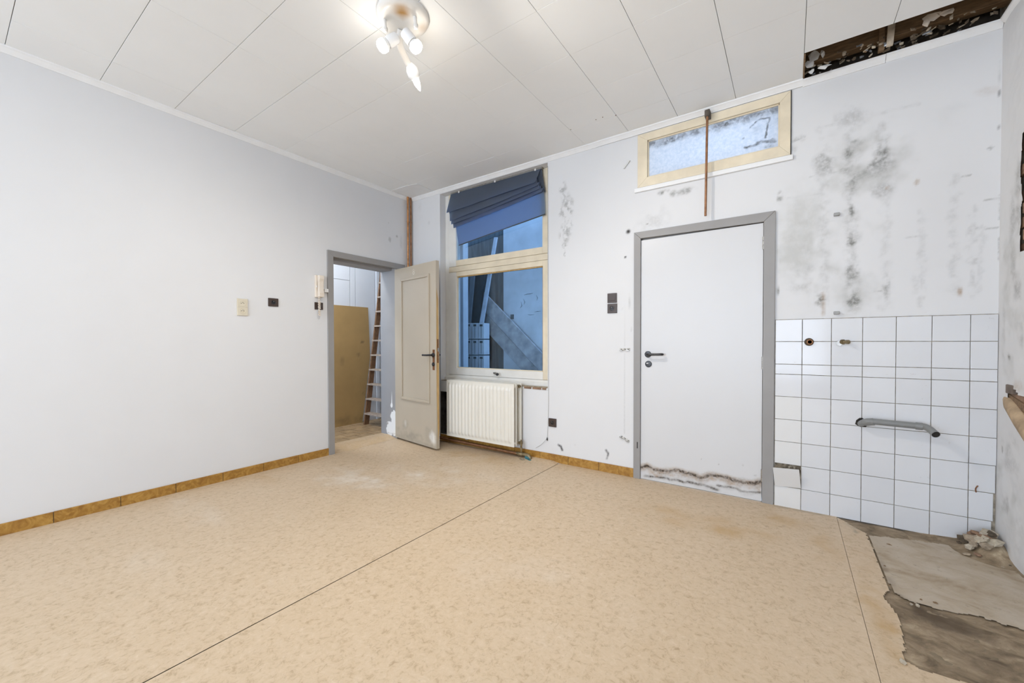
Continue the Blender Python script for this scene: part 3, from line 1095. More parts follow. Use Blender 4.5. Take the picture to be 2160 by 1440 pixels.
build('hole_edge_strip', G().box(HOLEX-.001, HOLEX+.008, HOLEY, YB-.005, H-.001, H+.03), timber, ceiling)

# ---- cornices
prof = [(0, 0), (.0, -.040), (.006, -.040), (.008, -.034), (.012, -.030), (.020, -.020), (.026, -.012), (.030, -.010), (.031, 0)]


def cornice(name, run, label):
    g_ = G()
    for (a, b, fn) in run:
        n = len(prof)
        vs_ = [fn(a, d, h_) for d, h_ in prof]+[fn(b, d, h_) for d, h_ in prof]
        g_.add(vs_, [(i, (i+1) % n, n+(i+1) % n, n+i) for i in range(n)]+[tuple(range(n-1, -1, -1)), tuple(range(n, 2*n))])
    return tag(build(name, g_, trim_m, smooth=True), label, 'cornice', kind='structure')


cornice('trim_1', [(YF, YB, lambda t, d, h_: (XL+d-.0005, t, H+h_-.0006))], 'white cornice strip along the top of the plain left wall')
cornice('trim_2', [(XL+.03, -1.42, lambda t, d, h_: (t, YB-d+.0005, H+h_-.0006)), (-1.42, HOLEX, lambda t, d, h_: (t, YB-d-.003, H+h_-.0006)),
                   (HOLEX, .47, lambda t, d, h_: (t, YB-d-.001, H+h_-.006)), (.472, XR-.002, lambda t, d, h_: (t, YB-d+.0005, H+h_-.004))], 'white cornice strip along the top of the mouldy back wall')
cornice('trim_3', [(YF, YB-.03, lambda t, d, h_: (XR-d+.012, t, H+h_-.004))], 'white cornice strip along the top of the broken right wall')

# ---- baseboards
bl = tag(build('baseboard_left', G().box(XL-.001, XL+.004, YF, 2.266, 0, .070), mortar), 'row of glazed brown skirting tiles along the plain left wall', 'baseboard', kind='structure')
yj = [2.266, 1.959, 1.651, 1.341, 1.033, .726, .415, .106, -.2, -.51, -.82, -1.13, -1.44, -1.75, YF]
for a, b in zip(yj[1:], yj[:-1]):
    build('skirting_tile', G().box(XL, XL+.011, a+.0017, b-.0017, .002, .075+random.uniform(-.001, .001)), base_m, bl, bevel=.002)
bb = tag(build('baseboard_back', G().box(-3.345, -1.0755, YB-.004, YB+.001, 0, .070), mortar), 'row of glazed brown skirting tiles between radiator and flush door', 'baseboard', kind='structure')
xj = [-1.0755, -1.388, -1.690, -1.995, -2.30, -2.605, -2.91, -3.22, -3.345]
for a, b in zip(xj[1:], xj[:-1]):
    build('skirting_tile', G().box(a+.0017, b-.0017, YB-.011, YB, .002, .078+random.uniform(-.001, .001)), base_m, bb, bevel=.002)

# ================================================================== DOOR 2 (white flush door)
d2 = thing('door_2', (-.59, YB, 0), 'white flush door with black handle and rust stained bottom edge', 'door', kind='structure')


def casing(g_, x0, x1, z1, w_, y0, y1, zl=0.0):
    g_.hull8([(x0, y1, zl), (x0+w_, y1, zl), (x0+w_, y1, z1-w_), (x0, y1, z1)], [(x0, y0, zl), (x0+w_, y0, zl), (x0+w_, y0, z1-w_), (x0, y0, z1)])
    return g_


def zerochip(n):
    return {'chip': np.zeros(n), 'brown': np.zeros(n)}


CO = (-1.077, -.088, 2.060)
cw = .055
for nm, quad in (('casing', [(CO[0], 0), (CO[0]+cw, 0), (CO[0]+cw, CO[2]-cw), (CO[0], CO[2])]),
                 ('casing', [(CO[1]-.068, 0), (CO[1], 0), (CO[1], CO[2]), (CO[1]-.068, CO[2]-cw-.010)]),
                 ('casing', [(CO[0]+.0015, CO[2]), (CO[0]+cw+.0015, CO[2]-cw), (CO[1]-.0695, CO[2]-cw-.010), (CO[1]-.0015, CO[2])])):
    g = G().prism(quad, YB-.018, YB+.01, lambda a, b, c: (a, c, b))
    build(nm, g, greypaint, d2, bevel=.0015)
build('door_stop', G().box(CO[0]+cw-.002, CO[0]+cw+.010, YB+.03, YB+.06, 0, 2.0).box(CO[1]-.08, CO[1]-.066, YB+.03, YB+.06, 0, 2.0).box(CO[0]+cw, CO[1]-.068, YB+.03, YB+.06, 1.985, 2.005), greypaint, d2)
LX0, LX1, LZ1 = -1.0205, -.1595, 1.990
xs = lin(LX0, LX1, .006)
zs = np.unique(np.concatenate([np.arange(.006, .33, .005), np.linspace(.335, LZ1, 24)]))
Xg, Zg = np.meshgrid(xs, zs, indexing='ij')
YD = YB-.002
P = Paint(Xg, Zg, lambda px, py: BW(px, py, -.002)[[0, 2]])
k_ = .2638


def zz3(pts):
    return [(1260+a*k_, 700+b*k_) for a, b in pts]


up_ = zz3([(355, 1082), (400, 1068), (450, 1100), (520, 1112), (620, 1105), (700, 1125), (780, 1142), (830, 1166), (900, 1140), (950, 1146), (1020, 1165), (1100, 1190), (1180, 1205), (1250, 1212), (1312, 1195)])
lo1 = zz3([(380, 1148), (500, 1163), (560, 1170), (650, 1190), (750, 1205), (850, 1225), (960, 1258)])
lo2 = zz3([(960, 1225), (1050, 1240), (1110, 1250), (1150, 1275), (1200, 1280), (1300, 1280)])
P.line('rustw', up_, 9, .55, .012, 3, .3)
P.line('mold', up_, 4.6, 1.0, .022, 3, .3)
P.line('mold', [(x, y+1.5) for x, y in up_[:7]], 7.5, .75, .04, 12, .9)
P.line('rustw', [(x, y+4) for x, y in up_], 10, .5, .04, 15, .8)
P.line('mold', [(x, y+2) for x, y in up_], 12, .28, .03, 8, .6)
P.line('mold', lo1, 3.4, .9, .014, 5, .5)
P.line('mold', lo2, 3.0, .85, .012, 6, .5)
P.line('grey', lo1, 9, .6, .03, 5, .5)
P.line('grey', lo2, 8, .6, .03, 5, .5)
P.line('rustw', zz3([(420, 1090), (470, 1150)]), 6, .5, .02, 5)
P.line('rustw', zz3([(1270, 1210), (1290, 1270)]), 5, .4, .02, 5)
P.blob('grey', 1470, 1035, 120, 14, .25, 10)
for q in ((1516, 979, 2, 2, .4), (1479.5, 968, 1.4, 1.4, .8), (1568, 980, 3, 3, .3), (1592, 1000, 6, 6, .4), (1598, 923, 2, 2, .5), (1595, 830, 8, 3, .3)):
    P.blob('mold', *q, 0 if q[4] > .6 else 30)
for k in ('mold', 'grey', 'rustw'):
    P.lay(k)
doorwhite = stain_mat('white_door_laminate', (.63, .63, .632), [('grey', (.42, .41, .39), 30.), ('rustw', (.36, .20, .06), 50.), ('mold', (.05, .035, .022), 70.)], rough=.32, var=.01, bmp=.02, spec=.4)
g = G().grid(np.stack([Xg, np.full_like(Xg, YD), Zg], -1))
n0 = len(g.v)
leaf = build('door_leaf', g, doorwhite, d2, attrs={k: v.ravel() for k, v in P.m.items()}, recalc=False)
leafcore = build('leaf_core', G().box(LX0, LX1, YD+.0004, YD+.038, .006, LZ1), mat('door_edge_white', (.66, .66, .66), .5), leaf)
hd = Vector(BW(1367, 747, -.002))
hs = build('handle_rose', G().lathe(hd, (0, -1, 0), [(0, .0265), (.006, .0265), (.009, .023), (.010, .010)], 28), blackplastic, leaf, smooth=True)
lv = [hd+Vector(q) for q in ((0, -.005, 0), (0, -.03, 0), (.004, -.044, 0), (.016, -.05, 0), (.06, -.052, .001), (.108, -.052, .002), (.122, -.046, .002), (.125, -.032, .002))]
build('door_handle', G().tube(curve(lv, 5), .0095, 12), blackplastic, leaf, smooth=True)
kd = Vector(BW(1368, 767.5, -.002))
build('key_rosette', G().lathe(kd, (0, -1, 0), [(0, .0265), (.006, .0265), (.009, .023), (.0095, .012)], 28), blackplastic, leaf, smooth=True)
build('thumb_turn', G().box(kd.x-.014, kd.x+.006, kd.y-.018, kd.y-.007, kd.z+.002, kd.z+.010), steel, leaf, bevel=.002)
for hz in (1.846, .998, .195):
    g = G()
    hxp = -.158
    for i, (a, b) in enumerate(((-.045, -.016), (-.014, .014), (.016, .045))):
        g.tube([(hxp, YB-.012, hz+a), (hxp, YB-.012, hz+b)], .006, 10)
    build('hinge', g, steel, d2, smooth=True)
tag(build('bolt_slot', G().box(-1.047, -1.040, YB-.0190, YB-.017, .257, .31), darkgap, d2), 'dark worn slot in the grey casing')

# ================================================================== DOOR 1 (open greige door, left wall)
d1 = thing('door_1', (XL, 2.72, 0), 'open greige panelled door in a grey frame leading to the hall', 'door', kind='structure')
c0, c1, cz = 2.264, 3.248, 2.080
for quad in ([(c0, 0), (DY0, 0), (DY0, cz-.060), (c0, cz)], [(DY1, 0), (c1, 0), (c1, cz), (DY1, cz-.060)], [(c0, cz), (DY0, cz-.0595), (DY1, cz-.0595), (c1, cz)]):
    build('casing', G().prism(quad, XL-.002, XL+.020, lambda a, b, c: (c, a, b)), greypaint, d1, bevel=.0015)
# jamb lining (with flaked paint at the bottom of the far jamb)
build('jamb_lining', G().box(HX1, XL, DY0-.02, DY0, 0, DZ1), greypaint, d1)
build('head_lining', G().box(HX1, XL, DY0-.02, DY1+.02, DZ1, DZ1+.02), greypaint, d1)
build('door_stop', G().box(HX1+.02, XL-.062, DY0, DY1, DZ1-.022, DZ1).box(HX1+.02, XL-.062, DY0, DY0+.012, 0.03, DZ1), greypaint, d1, bevel=.002)
gx, gz = np.meshgrid(np.linspace(HX1, XL-.001, 70), np.unique(np.concatenate([np.arange(.0, .42, .004), np.linspace(.42, DZ1, 12)])), indexing='ij')
Pj = Paint(gx, gz, lambda px, py: hit(px, py, 1, DY1)[[0, 2]])
Pj.blob('chip', 829, 895, 8, 34, 1.3, 0)
Pj.blob('chip', 823, 902, 9, 20, 1.3, 0, seed=4)
Pj.blob('chip', 831, 885, 5, 30, 1.3, 0, seed=6)
Pj.blob('chip', 826, 853, 3, 9, 1.2, 0)
Pj.m['chip'] = sstep(.45, .55, Pj.m['chip'])
Pj.lay('brown')
Pj.blob('brown', 825, 914, 14, 3, .6, 14)
Pj.blob('brown', 818, 892, 1.5, 4, .8, 0)
build('jamb_lining', G().grid(np.stack([gx, np.full_like(gx, DY1), gz], -1)), greypaint, d1, attrs={k: v.ravel() for k, v in Pj.m.items()}, recalc=False)
# the leaf
HG = np.array([XL+.004, 3.105])
FE = np.array([-3.040, 2.988])
du = FE-HG
LW_ = float(np.linalg.norm(du))
du = du/LW_
dn = np.array([du[1], -du[0]])          # towards the camera side
if dn[1] > 0:
    dn = -dn
Z0, Z1 = .024, 2.002


def lf(u, n_, z_):
    return (HG[0]+du[0]*u+dn[0]*n_, HG[1]+du[1]*u+dn[1]*n_, z_)


def leafuv(px, py):
    p_ = hitp(px, py, (HG[0], HG[1], 1.0), np.array([dn[0], dn[1], 0.0]))
    return np.array([np.dot(p_[:2]-HG, du), p_[2]])


us = lin(0, LW_, .006)
zs = np.unique(np.concatenate([np.arange(Z0, .45, .006), np.linspace(.45, Z1, 30)]))
Ug, Zg = np.meshgrid(us, zs, indexing='ij')
P = Paint(Ug, Zg, leafuv)
P.blob('chip', 855, 893, 4, 10, .75, 0)
P.blob('chip', 913, 924, 8, 17, 1.0, 0)
P.blob('grey', 870, 920, 50, 18, .6, 8)
P.blob('grey', 855, 895, 9, 16, .5, 0)
P.blob('grey', 905, 920, 12, 26, .35, 0)
P.line('grey', [(838, 918), (920, 946)], 8, .5, .02)
pts = np.array([lf(u, .0, z_) for u, z_ in zip(Ug.ravel(), Zg.ravel())]).reshape(Ug.shape+(3,))
leaf1 = build('door_leaf', G().grid(pts), beigedoor, d1, attrs={k: v.ravel() for k, v in P.m.items()}, recalc=False)
build('leaf_core', G().box(0, LW_, -.040, -.0005, Z0, Z1, lf), beigedoor, leaf1)
# bare wood on the free edge
we = G().prism([(-.038, .23), (-.020, .10), (-.006, .60), (-.004, .95), (-.006, 1.72), (-.028, 1.60), (-.034, 1.0)], 0, .0006, lambda n_, z_, t: lf(LW_+t, n_, z_))
build('bare_edge', we, yellowwood, leaf1)
build('lock_plate', G().box(LW_, LW_+.0015, -.030, -.012, .93, 1.18, lf), rust, leaf1)
build('latch_bolt', G().box(LW_, LW_+.010, -.028, -.014, 1.05, 1.085, lf), steel, leaf1)
# panel moulding
mo = [leafuv(845.5, 588.5), leafuv(906.5, 577.5), leafuv(907.5, 851.5), leafuv(847.5, 840)]
u0, u1 = (mo[0][0]+mo[3][0])/2, (mo[1][0]+mo[2][0])/2
zt, zb = (mo[0][1]+mo[1][1])/2, (mo[2][1]+mo[3][1])/2
mw = .030
for quad in ([(u0, zb), (u0+mw, zb+mw), (u0+mw, zt-mw), (u0, zt)], [(u1-mw, zb+mw), (u1, zb), (u1, zt), (u1-mw, zt-mw)],
             [(u0, zt), (u0+mw, zt-mw), (u1-mw, zt-mw), (u1, zt)], [(u0, zb), (u1, zb), (u1-mw, zb+mw), (u0+mw, zb+mw)]):
    build('panel_moulding', G().prism(quad, -.001, .016, lambda a, b, c: lf(a, c, b)), beigedoor, leaf1, bevel=.005)
# house number 8 near the top
n8 = leafuv(873, 573)
g = G()
for cz_, rr_ in ((.014, .012), (-.014, .015)):
    g.tube([lf(n8[0]+rr_*math.cos(a), .002, n8[1]+cz_+rr_*1.08*math.sin(a)) for a in np.linspace(0, 2*math.pi, 25)], .0036, 8)
tag(build('number_eight', g, mat('pale_number_paint', (.72, .68, .60), .4), leaf1, smooth=True), 'small pale raised figure 8')
# handle with back plate
bp0, bp1 = leafuv(914, 737), leafuv(916, 780.5)
bu = (bp0[0]+bp1[0])/2
build('back_plate', G().box(bu-.017, bu+.017, 0, .004, bp1[1], bp0[1], lf), rust, leaf1, bevel=.0015)
hz = leafuv(914, 748.5)[1]
g = G()
a = Vector(lf(bu, .003, hz))
nn = Vector((dn[0], dn[1], 0))
g.lathe(a, nn, [(0, .024), (.008, .024), (.012, .016), (.03, .011)], 20)
build('handle_boss', g, blackplastic, leaf1, smooth=True)
build('door_handle', G().tube(curve([lf(bu, .02, hz), lf(bu-.006, .044, hz), lf(bu-.03, .050, hz), lf(bu-.08, .050, hz-.002), lf(bu-.135, .048, hz-.002)], 5), [.010]*20+[.011], 12), blackplastic, leaf1, smooth=True)
kz = leafuv(914, 768)[1]
build('key_rosette', G().lathe(lf(bu, .003, kz), nn, [(0, .021), (.008, .021), (.012, .016), (.013, .006)], 20), blackplastic, leaf1, smooth=True)
build('door_handle', G().tube(curve([lf(bu, -.038, hz), lf(bu, -.07, hz), lf(bu-.02, -.085, hz), lf(bu-.12, -.085, hz)], 5), .010, 10), blackplastic, leaf1, smooth=True)
for hzz in (.25, 1.05, 1.8):
    build('hinge', G().tube([(XL+.021, 3.112, hzz-.04), (XL+.021, 3.112, hzz+.04)], .007, 10), steel, d1, smooth=True)

# ================================================================== HALLWAY
g = G()
g.add([(HX0, .4, -.02), (HX0, 4.4, -.02), (HX0, 4.4, H), (HX0, .4, H)], [(0, 1, 2, 3)])
hw = tag(build('wall_hall', g, hallwhite), 'white panelled hallway wall seen through the open doorway', 'wall', kind='structure')
for y0, y1, z0, z1 in ((2.2, 2.735, 0.03, 2.7), (2.74, 3.235, .03, 1.985), (2.74, 3.235, 1.99, 2.7), (3.24, 3.318, .03, 2.7), (3.323, 3.64, .03, 2.7), (3.72, 4.05, .03, 2.7)):
    build('wall_panel', G().box(HX0, HX0+.012, y0, y1, z0, z1), hallwhite, hw, bevel=.003)
build('corner_strip', G().box(HX0, HX0+.03, 3.648, 3.70, .03, 2.7), hallwhite, hw, bevel=.004)
build('cabinet_hinge', G().tube([(HX0+.034, 3.705, 1.86), (HX0+.034, 3.705, 2.0)], .008, 8), steel, hw, smooth=True)
he = tag(build('wall_hall_end', G().box(HX0, HX1, 4.3, 4.36, -.02, H), hallwhite), 'white boarded end wall of the hallway behind the ladder', 'wall', kind='structure')
for i in range(6):
    build('board', G().box(HX0+.02+i*.135, HX0+.148+i*.135, 4.285, 4.302, HZ, 2.6), hallwhite, he, bevel=.004)
tag(build('ceiling_hall', G().box(HX0, HX1, .4, 4.4, H, H+.03), hallwhite), 'white ceiling of the hallway', 'ceiling', kind='structure')
hf = tag(build('floor_hall', G().box(HX0, HX1+.004, .4, 4.4, -.02, HZ-.002), hallgrout), 'beige tiled hallway floor beyond the doorway', 'floor', kind='structure')
ti = 0
for i in range(5):
    for j in range(14):
        x0, y0 = HX1-.004-.165*(i+1), 2.20+.165*j+(.08 if i % 2 else 0)
        x0c = max(x0, HX0)
        if y0 > 4.2:
            continue
        build('floor_tile', G().box(x0c+.004, x0+.165-.004, y0+.004, y0+.161, HZ-.004, HZ+random.uniform(0, .0012)), halltile, hf, bevel=.0015)

hl = thing('hall_fill_lamp', (-4.53, 2.15, H-.09), 'unseen round lamp added to brighten the hallway', 'lamp')  # lamp added out of view to brighten the dark hallway
build('lamp_base', G().lathe((-4.53, 2.15, H+.001), (0, 0, -1), [(0, .15), (.02, .15), (.022, .14)], 28), whiteplastic, hl, smooth=True)
hb_m, nt_, p_ = nodes('hall_fill_glow')
p_.inputs['Emission Color'].default_value = (.93, .96, 1, 1)
p_.inputs['Emission Strength'].default_value = 118
build('fill_lamp_dome', G().lathe((-4.53, 2.15, H-.02), (0, 0, -1), [(0, .14), (.03, .128), (.052, .09), (.064, .04), (.066, .001)], 28), hb_m, hl, smooth=True)
# leaning hardboard
gy, gz = np.meshgrid(np.linspace(0, 1, 40), np.linspace(0, 1, 60), indexing='ij')
YR = 3.385+.145*np.clip(gz/.55, 0, 1)-.015*np.clip((gz-.66)/.34, 0, 1)
yy = 2.52+(YR-2.52)*gy
zz = HZ+gz*1.61
xx = -4.895-.038*gz
Pb = Paint(yy, zz, lambda px, py: hit(px, py, 0, -4.91)[[1, 2]])
Pb.blob('mold', 765, 720, 3, 3, .8, 0)
Pb.blob('grey', 757, 748, 5, 5, .6, 0)
Pb.blob('mold', 766, 830, 2, 3, .7, 0)
Pb.blob('grey', 722, 762, 4, 14, .4, 0)
Pb.blob('grey', 735, 885, 40, 14, .5, 9)
g = G().grid(np.stack([xx, yy, zz], -1))
hb = build('hardboard_sheet', g, hardboard, attrs={k: v.ravel() for k, v in Pb.m.items()}, recalc=False)
md = hb.modifiers.new('thickness', 'SOLIDIFY')
md.thickness = .006
md.offset = 0
tag(hb, 'tall brown hardboard sheet leaning on the hallway wall', 'board')

# step ladder
lad = thing('step_ladder', (-4.47, 3.4, HZ), 'old wooden step ladder with grey treads standing in the hallway', 'ladder')
FLt, TLt = Vector((-4.722, 3.288, HZ)), Vector((-4.625, 3.512, 2.20))
FRt, TRt = Vector((-4.24, 3.288, HZ)), Vector((-4.335, 3.512, 2.20))
for A, B_ in ((FLt, TLt), (FRt, TRt)):
    e = Vector((.011, 0, 0))
    f_ = Vector((0, .045, -.004))
    g = G().hull8([A-e, A+e, A+e+f_*1.6, A-e+f_*1.6], [B_-e, B_+e, B_+e+f_*1.6, B_-e+f_*1.6])
    build('stringer', g, ladderwood, lad, bevel=.002)
    A2 = Vector((A.x+.03, 4.0, HZ))
    B2 = B_+Vector((.02 if A is FLt else -.02, .08, -.25))
    g = G().hull8([A2-e*1.3, A2+e*1.3, A2+e*1.3+f_*.7, A2-e*1.3+f_*.7], [B2-e*1.3, B2+e*1.3, B2+e*1.3+f_*.7, B2-e*1.3+f_*.7])
    build('rear_leg', g, laddertread if A is FLt else ladderwood, lad, bevel=.002)
for k in range(10):
    zt_ = HZ+.155+k*.197
    t = (zt_-HZ)/(2.20-HZ)
    a, b = FLt.lerp(TLt, t), FRt.lerp(TRt, t)
    build('tread', G().box(a.x+.004, b.x-.004, a.y-.022, a.y+.085, zt_-.010, zt_+.010), laddertread, lad, bevel=.002)
for zb_ in (.36, .95, 1.5):
    t = (zb_-HZ)/1.95
    ya = 4.0+(3.59-4.0)*t
    build('rear_brace', G().box(-4.69+.09*t, -4.21-.09*t, ya, ya+.016, zb_-.03, zb_+.03), ladderwood, lad)
build('top_board', G().box(-4.65, -4.31, 3.46, 3.62, 2.195, 2.22), laddertread, lad, bevel=.003)

# ================================================================== WINDOW 1
w1 = thing('window_1', (-2.63, YB+.1, W1[2]), 'tall cream painted window with an upper light over the radiator', 'window', kind='structure')
YW = YB+.085
xl, xr = W1[0]+.001, W1[1]+.05


def bars(name, rects, y0, y1, m_, parent, bevel=.003):
    for a, b, c, d in rects:
        build(name, G().box(a, b, y0, y1, c, d), m_, parent, bevel=bevel)


fr_ = [(xl, xl+.055, .712, 2.860), (xr-.06, xr, .712, 2.860), (xl+.055, xr-.06, 2.80, 2.860), (xl+.055, xr-.06, 1.960, 2.022), (xl+.055, xr-.06, .712, .770)]
bars('frame_bar', fr_[:1]+fr_[4:], YW, YW+.09, whitewood, w1)
bars('frame_bar', fr_[1:4], YW, YW+.09, creamwood, w1)
# lower sash
L0, L1 = -3.287, -1.955
for a, b, c, d in ((L0, -3.168, .772, 1.957), (-2.014, L1, .772, 1.957), (-3.168, -2.014, 1.903, 1.957), (-3.168, -2.014, .772, .850)):
    build('lower_sash', G().box(a, b, YW-.006, YW+.05, c, d), whitewood if a < -3.2 or d < .9 else creamwood, w1, bevel=.004)
for a, b, c, d in ((-3.168, -3.158, .850, 1.903), (-2.024, -2.014, .850, 1.903), (-3.158, -2.024, 1.893, 1.903), (-3.158, -2.024, .850, .860)):
    build('glazing_bead', G().box(a, b, YW+.005, YW+.03, c, d), yellowwood if a > -2.1 or c > 1.8 else creamwood, w1, bevel=.002)
build('window_pane', G().box(-3.17, -2.012, YW+.020, YW+.024, .848, 1.905), glass_m, w1)
# upper light
for a, b, c, d in ((L0, -3.176, 2.024, 2.80), (-2.022, L1, 2.024, 2.80), (-3.176, -2.022, 2.024, 2.092), (-3.176, -2.022, 2.745, 2.80)):
    build('upper_light', G().box(a, b, YW-.002, YW+.05, c, d), whitewood if a < -3.2 else creamwood, w1, bevel=.004)
build('window_pane', G().box(-3.178, -2.02, YW+.020, YW+.024, 2.09, 2.747), glass_m, w1)
# bottom weather rail
build('bottom_rail', G().box(xl, xr-.01, YW-.022, YW+.02, .706, .745), whitewood, w1, bevel=.005)
# latch
lt = Vector(BW(1044, 787, .07))
build('latch_plate', G().box(lt.x-.018, lt.x+.012, YW-.012, YW-.004, lt.z-.012, lt.z+.012), steel, w1, bevel=.002)
build('latch_arm', G().tube([(lt.x-.012, YW-.018, lt.z+.003), (lt.x+.03, YW-.040, lt.z-.004), (lt.x+.055, YW-.048, lt.z-.006)], [.010, .008, .007], 10), steel, w1, smooth=True)
build('latch_knob', G().lathe((lt.x+.055, YW-.040, lt.z-.006), (.3, -1, 0), [(0, .008), (.006, .015), (.014, .0165), (.022, .013), (.026, .004)], 18), blackplastic, w1, smooth=True)

# ---- roman blind
rbp = dict(y=YB+.045)
bl_ = thing('roman_blind', ((BW(951, 409, .045)[0]+BW(1140, 355, .045)[0])/2, YB+.045, 2.3), 'slate blue roman blind bunched up and hanging crooked in the window', 'blind')
steps = [  # (left pixel, right pixel, metres in front of the blind plane)
    ((951, 410), (1140, 356), .000), ((949.5, 430), (1137, 371), .022), ((948.5, 452), (1134, 388), .052),
    ((949.5, 441), (1135, 377), .026), ((952, 455), (1137, 386), .030), ((953.5, 468.5), (1138.5, 394), .041),
    ((954.5, 459), (1139.5, 385), .018), ((955, 467), (1140, 392), .022), ((956, 475), (1141, 400), .031),
    ((957, 466), (1142, 391), .010), ((957.5, 474), (1143, 398), .014), ((959, 482), (1145, 406), .022),
    ((960, 472), (1146, 395), -.004), ((962, 484), (1147, 408), -.008), ((964, 498), (1148, 425), -.008), ((967.5, 516), (1149, 450), -.004), ((967.8, 518), (1149.2, 452.5), -.003)]
nx = 40
A = np.zeros((nx, len(steps), 3))
for j, (lp, rp, f_) in enumerate(steps):
    a, b = BW(*lp, .045), BW(*rp, .045)
    for i in range(nx):
        t = i/(nx-1)
        q = a+(b-a)*t
        A[i, j] = (q[0], YB+.045-f_-.004*math.sin(t*9+j), q[2]+.006*math.sin(t*math.pi)*(-1 if j > 3 else 0)*(1 if j < 12 else .3))
g = G().grid(A)
build('fabric', g, fabric_m, bl_, recalc=False, smooth=True, ang=18)
ln = [((952, 410), (1143, 356)), ((951, 440), (1146, 378)), ((956, 462), (1148, 392)), ((959.5, 480), (1150, 404))]
A = np.zeros((12, len(ln), 3))
for j, (lp, rp) in enumerate(ln):
    a, b = BW(*lp, .055), BW(*rp, .055)
    for i in range(12):
        q = a+(b-a)*i/11
        A[i, j] = (q[0], YB+.058+.003*math.sin(i*.9+j), q[2])
build('folded_lining', G().grid(A), mat('slate_lining', (.05, .058, .07), .9, var=.1), bl_, recalc=False, smooth=True)
ea, eb = BW(951, 409, .045), BW(1143, 354.5, .045)
build('head_rail', G().hull8([(ea[0], YB+.044, ea[2]-.004), (eb[0], YB+.044, eb[2]-.004), (eb[0], YB+.066, eb[2]-.004), (ea[0], YB+.066, ea[2]-.004)], [(ea[0], YB+.044, ea[2]+.014), (eb[0], YB+.044, eb[2]+.014), (eb[0], YB+.066, eb[2]+.014), (ea[0], YB+.066, ea[2]+.014)]), steel, bl_)
for px, py in ((968, 405), (1044, 382.5), (1129, 358)):
    c = BW(px, py, .04)
    build('rail_hook', G().box(c[0]-.008, c[0]+.008, YB+.036, YB+.046, c[2]-.010, c[2]+.012), whiteplastic, bl_, bevel=.002)
ba, bb_ = BW(967.6, 517, .045), BW(1149, 451.5, .045)
build('bottom_batten', G().tube([(ba[0], YB+.050, ba[2]), (bb_[0], YB+.050, bb_[2])], .006, 8), mat('dark_batten', (.05, .06, .06), .6), bl_)

# ================================================================== WINDOW 2 (transom)
w2 = thing('window_2', (-.53, YB, W2[2]), 'shallow mouldy transom window with frosted pane above the flush door', 'window', kind='structure')
gl_ = (-.972, -.068, 2.502, 2.803)
a, b, c, d = W2
for quad in ([(a+.0005, c+.0005), (gl_[0], gl_[2]), (gl_[0], gl_[3]), (a+.0005, d-.0005)], [(gl_[1], gl_[2]), (b-.0005, c+.0005), (b-.0005, d-.0005), (gl_[1], gl_[3])],
             [(a+.0005, d-.0005), (gl_[0], gl_[3]), (gl_[1], gl_[3]), (b-.0005, d-.0005)], [(a+.0005, c+.0005), (b-.0005, c+.0005), (gl_[1], gl_[2]), (gl_[0], gl_[2])]):
    build('frame_bar', G().prism(quad, YB-.008, YB+.06, lambda p_, q, r_: (p_, r_, q)), creamwood, w2, bevel=.002)
for q in ((gl_[0], gl_[0]+.009, gl_[2], gl_[3]), (gl_[1]-.009, gl_[1], gl_[2], gl_[3]), (gl_[0], gl_[1], gl_[3]-.009, gl_[3]), (gl_[0], gl_[1], gl_[2], gl_[2]+.009)):
    build('glazing_bead', G().box(q[0], q[1], YB+.008, YB+.03, q[2], q[3]), creamwood, w2, bevel=.002)
xs, zs = np.linspace(gl_[0]-.004, gl_[1]+.004, 150), np.linspace(gl_[2]-.004, gl_[3]+.004, 60)
Xg, Zg = np.meshgrid(xs, zs, indexing='ij')
P = Paint(Xg, Zg, lambda px, py: BW(px, py, .02)[[0, 2]])
P.line('mold', [(1366, 305), (1440, 284), (1520, 262), (1640, 226)], 16, .75, .05, 4, .5)
P.line('mold', [(1400, 298), (1470, 275)], 10, .9, .05, 7, .6)
P.line('mold', [(1530, 262), (1555, 255)], 7, 1, .03, 8, .4)
P.line('mold', [(1575, 248), (1620, 234)], 7, .9, .04, 8, .5)
P.line('mold', [(1600, 255), (1622, 250), (1620, 270), (1615, 290)], 2.5, 1, .03, 3, .2)
P.line('mold', [(1580, 268), (1605, 252)], 2, .9, .03, 3, .3)
P.line('mold', [(1570, 310), (1600, 303), (1632, 296)], 4, 1, .04, 5, .4)
P.blob('mold', 1620, 308, 14, 6, .9, 14)
P.blob('mold', 1568, 292, 4, 3, .7, 0)
P.blob('mold', 1600, 250, 60, 30, .45, 14)
build('window_pane', G().grid(np.stack([Xg, np.full_like(Xg, YB+.018), Zg], -1)), frost_m, w2, attrs={k: v.ravel() for k, v in P.m.items()}, recalc=False)
build('sill_strip', G().box(-1.075, .010, YB-.020, YB+.004, 2.390, 2.424), trim_m, w2, bevel=.004)
build('gap_seal_strip', G().box(b-.002, b+.003, YB-.0095, YB+.04, c, d), darkgap, w2)  # dark gap strip, thickened to keep sky light from leaking in

# ================================================================== COURTYARD behind the window
YC = YB+1.05
gr = tag(build('ground_courtyard', G().box(-6.2, 1.6, YB+T, YC+1.2, -.12, -.04), court_ground), 'dark paving of the narrow courtyard outside the window', 'ground', kind='structure')
xs_ = BW(1062, 650, 1.05)[0]
cw_ = tag(build('wall_courtyard', G().box(xs_, -.95, YC, YC+.25, -.05, 3.9), court_grey), 'grey rendered courtyard wall outside the window', 'wall', kind='structure')
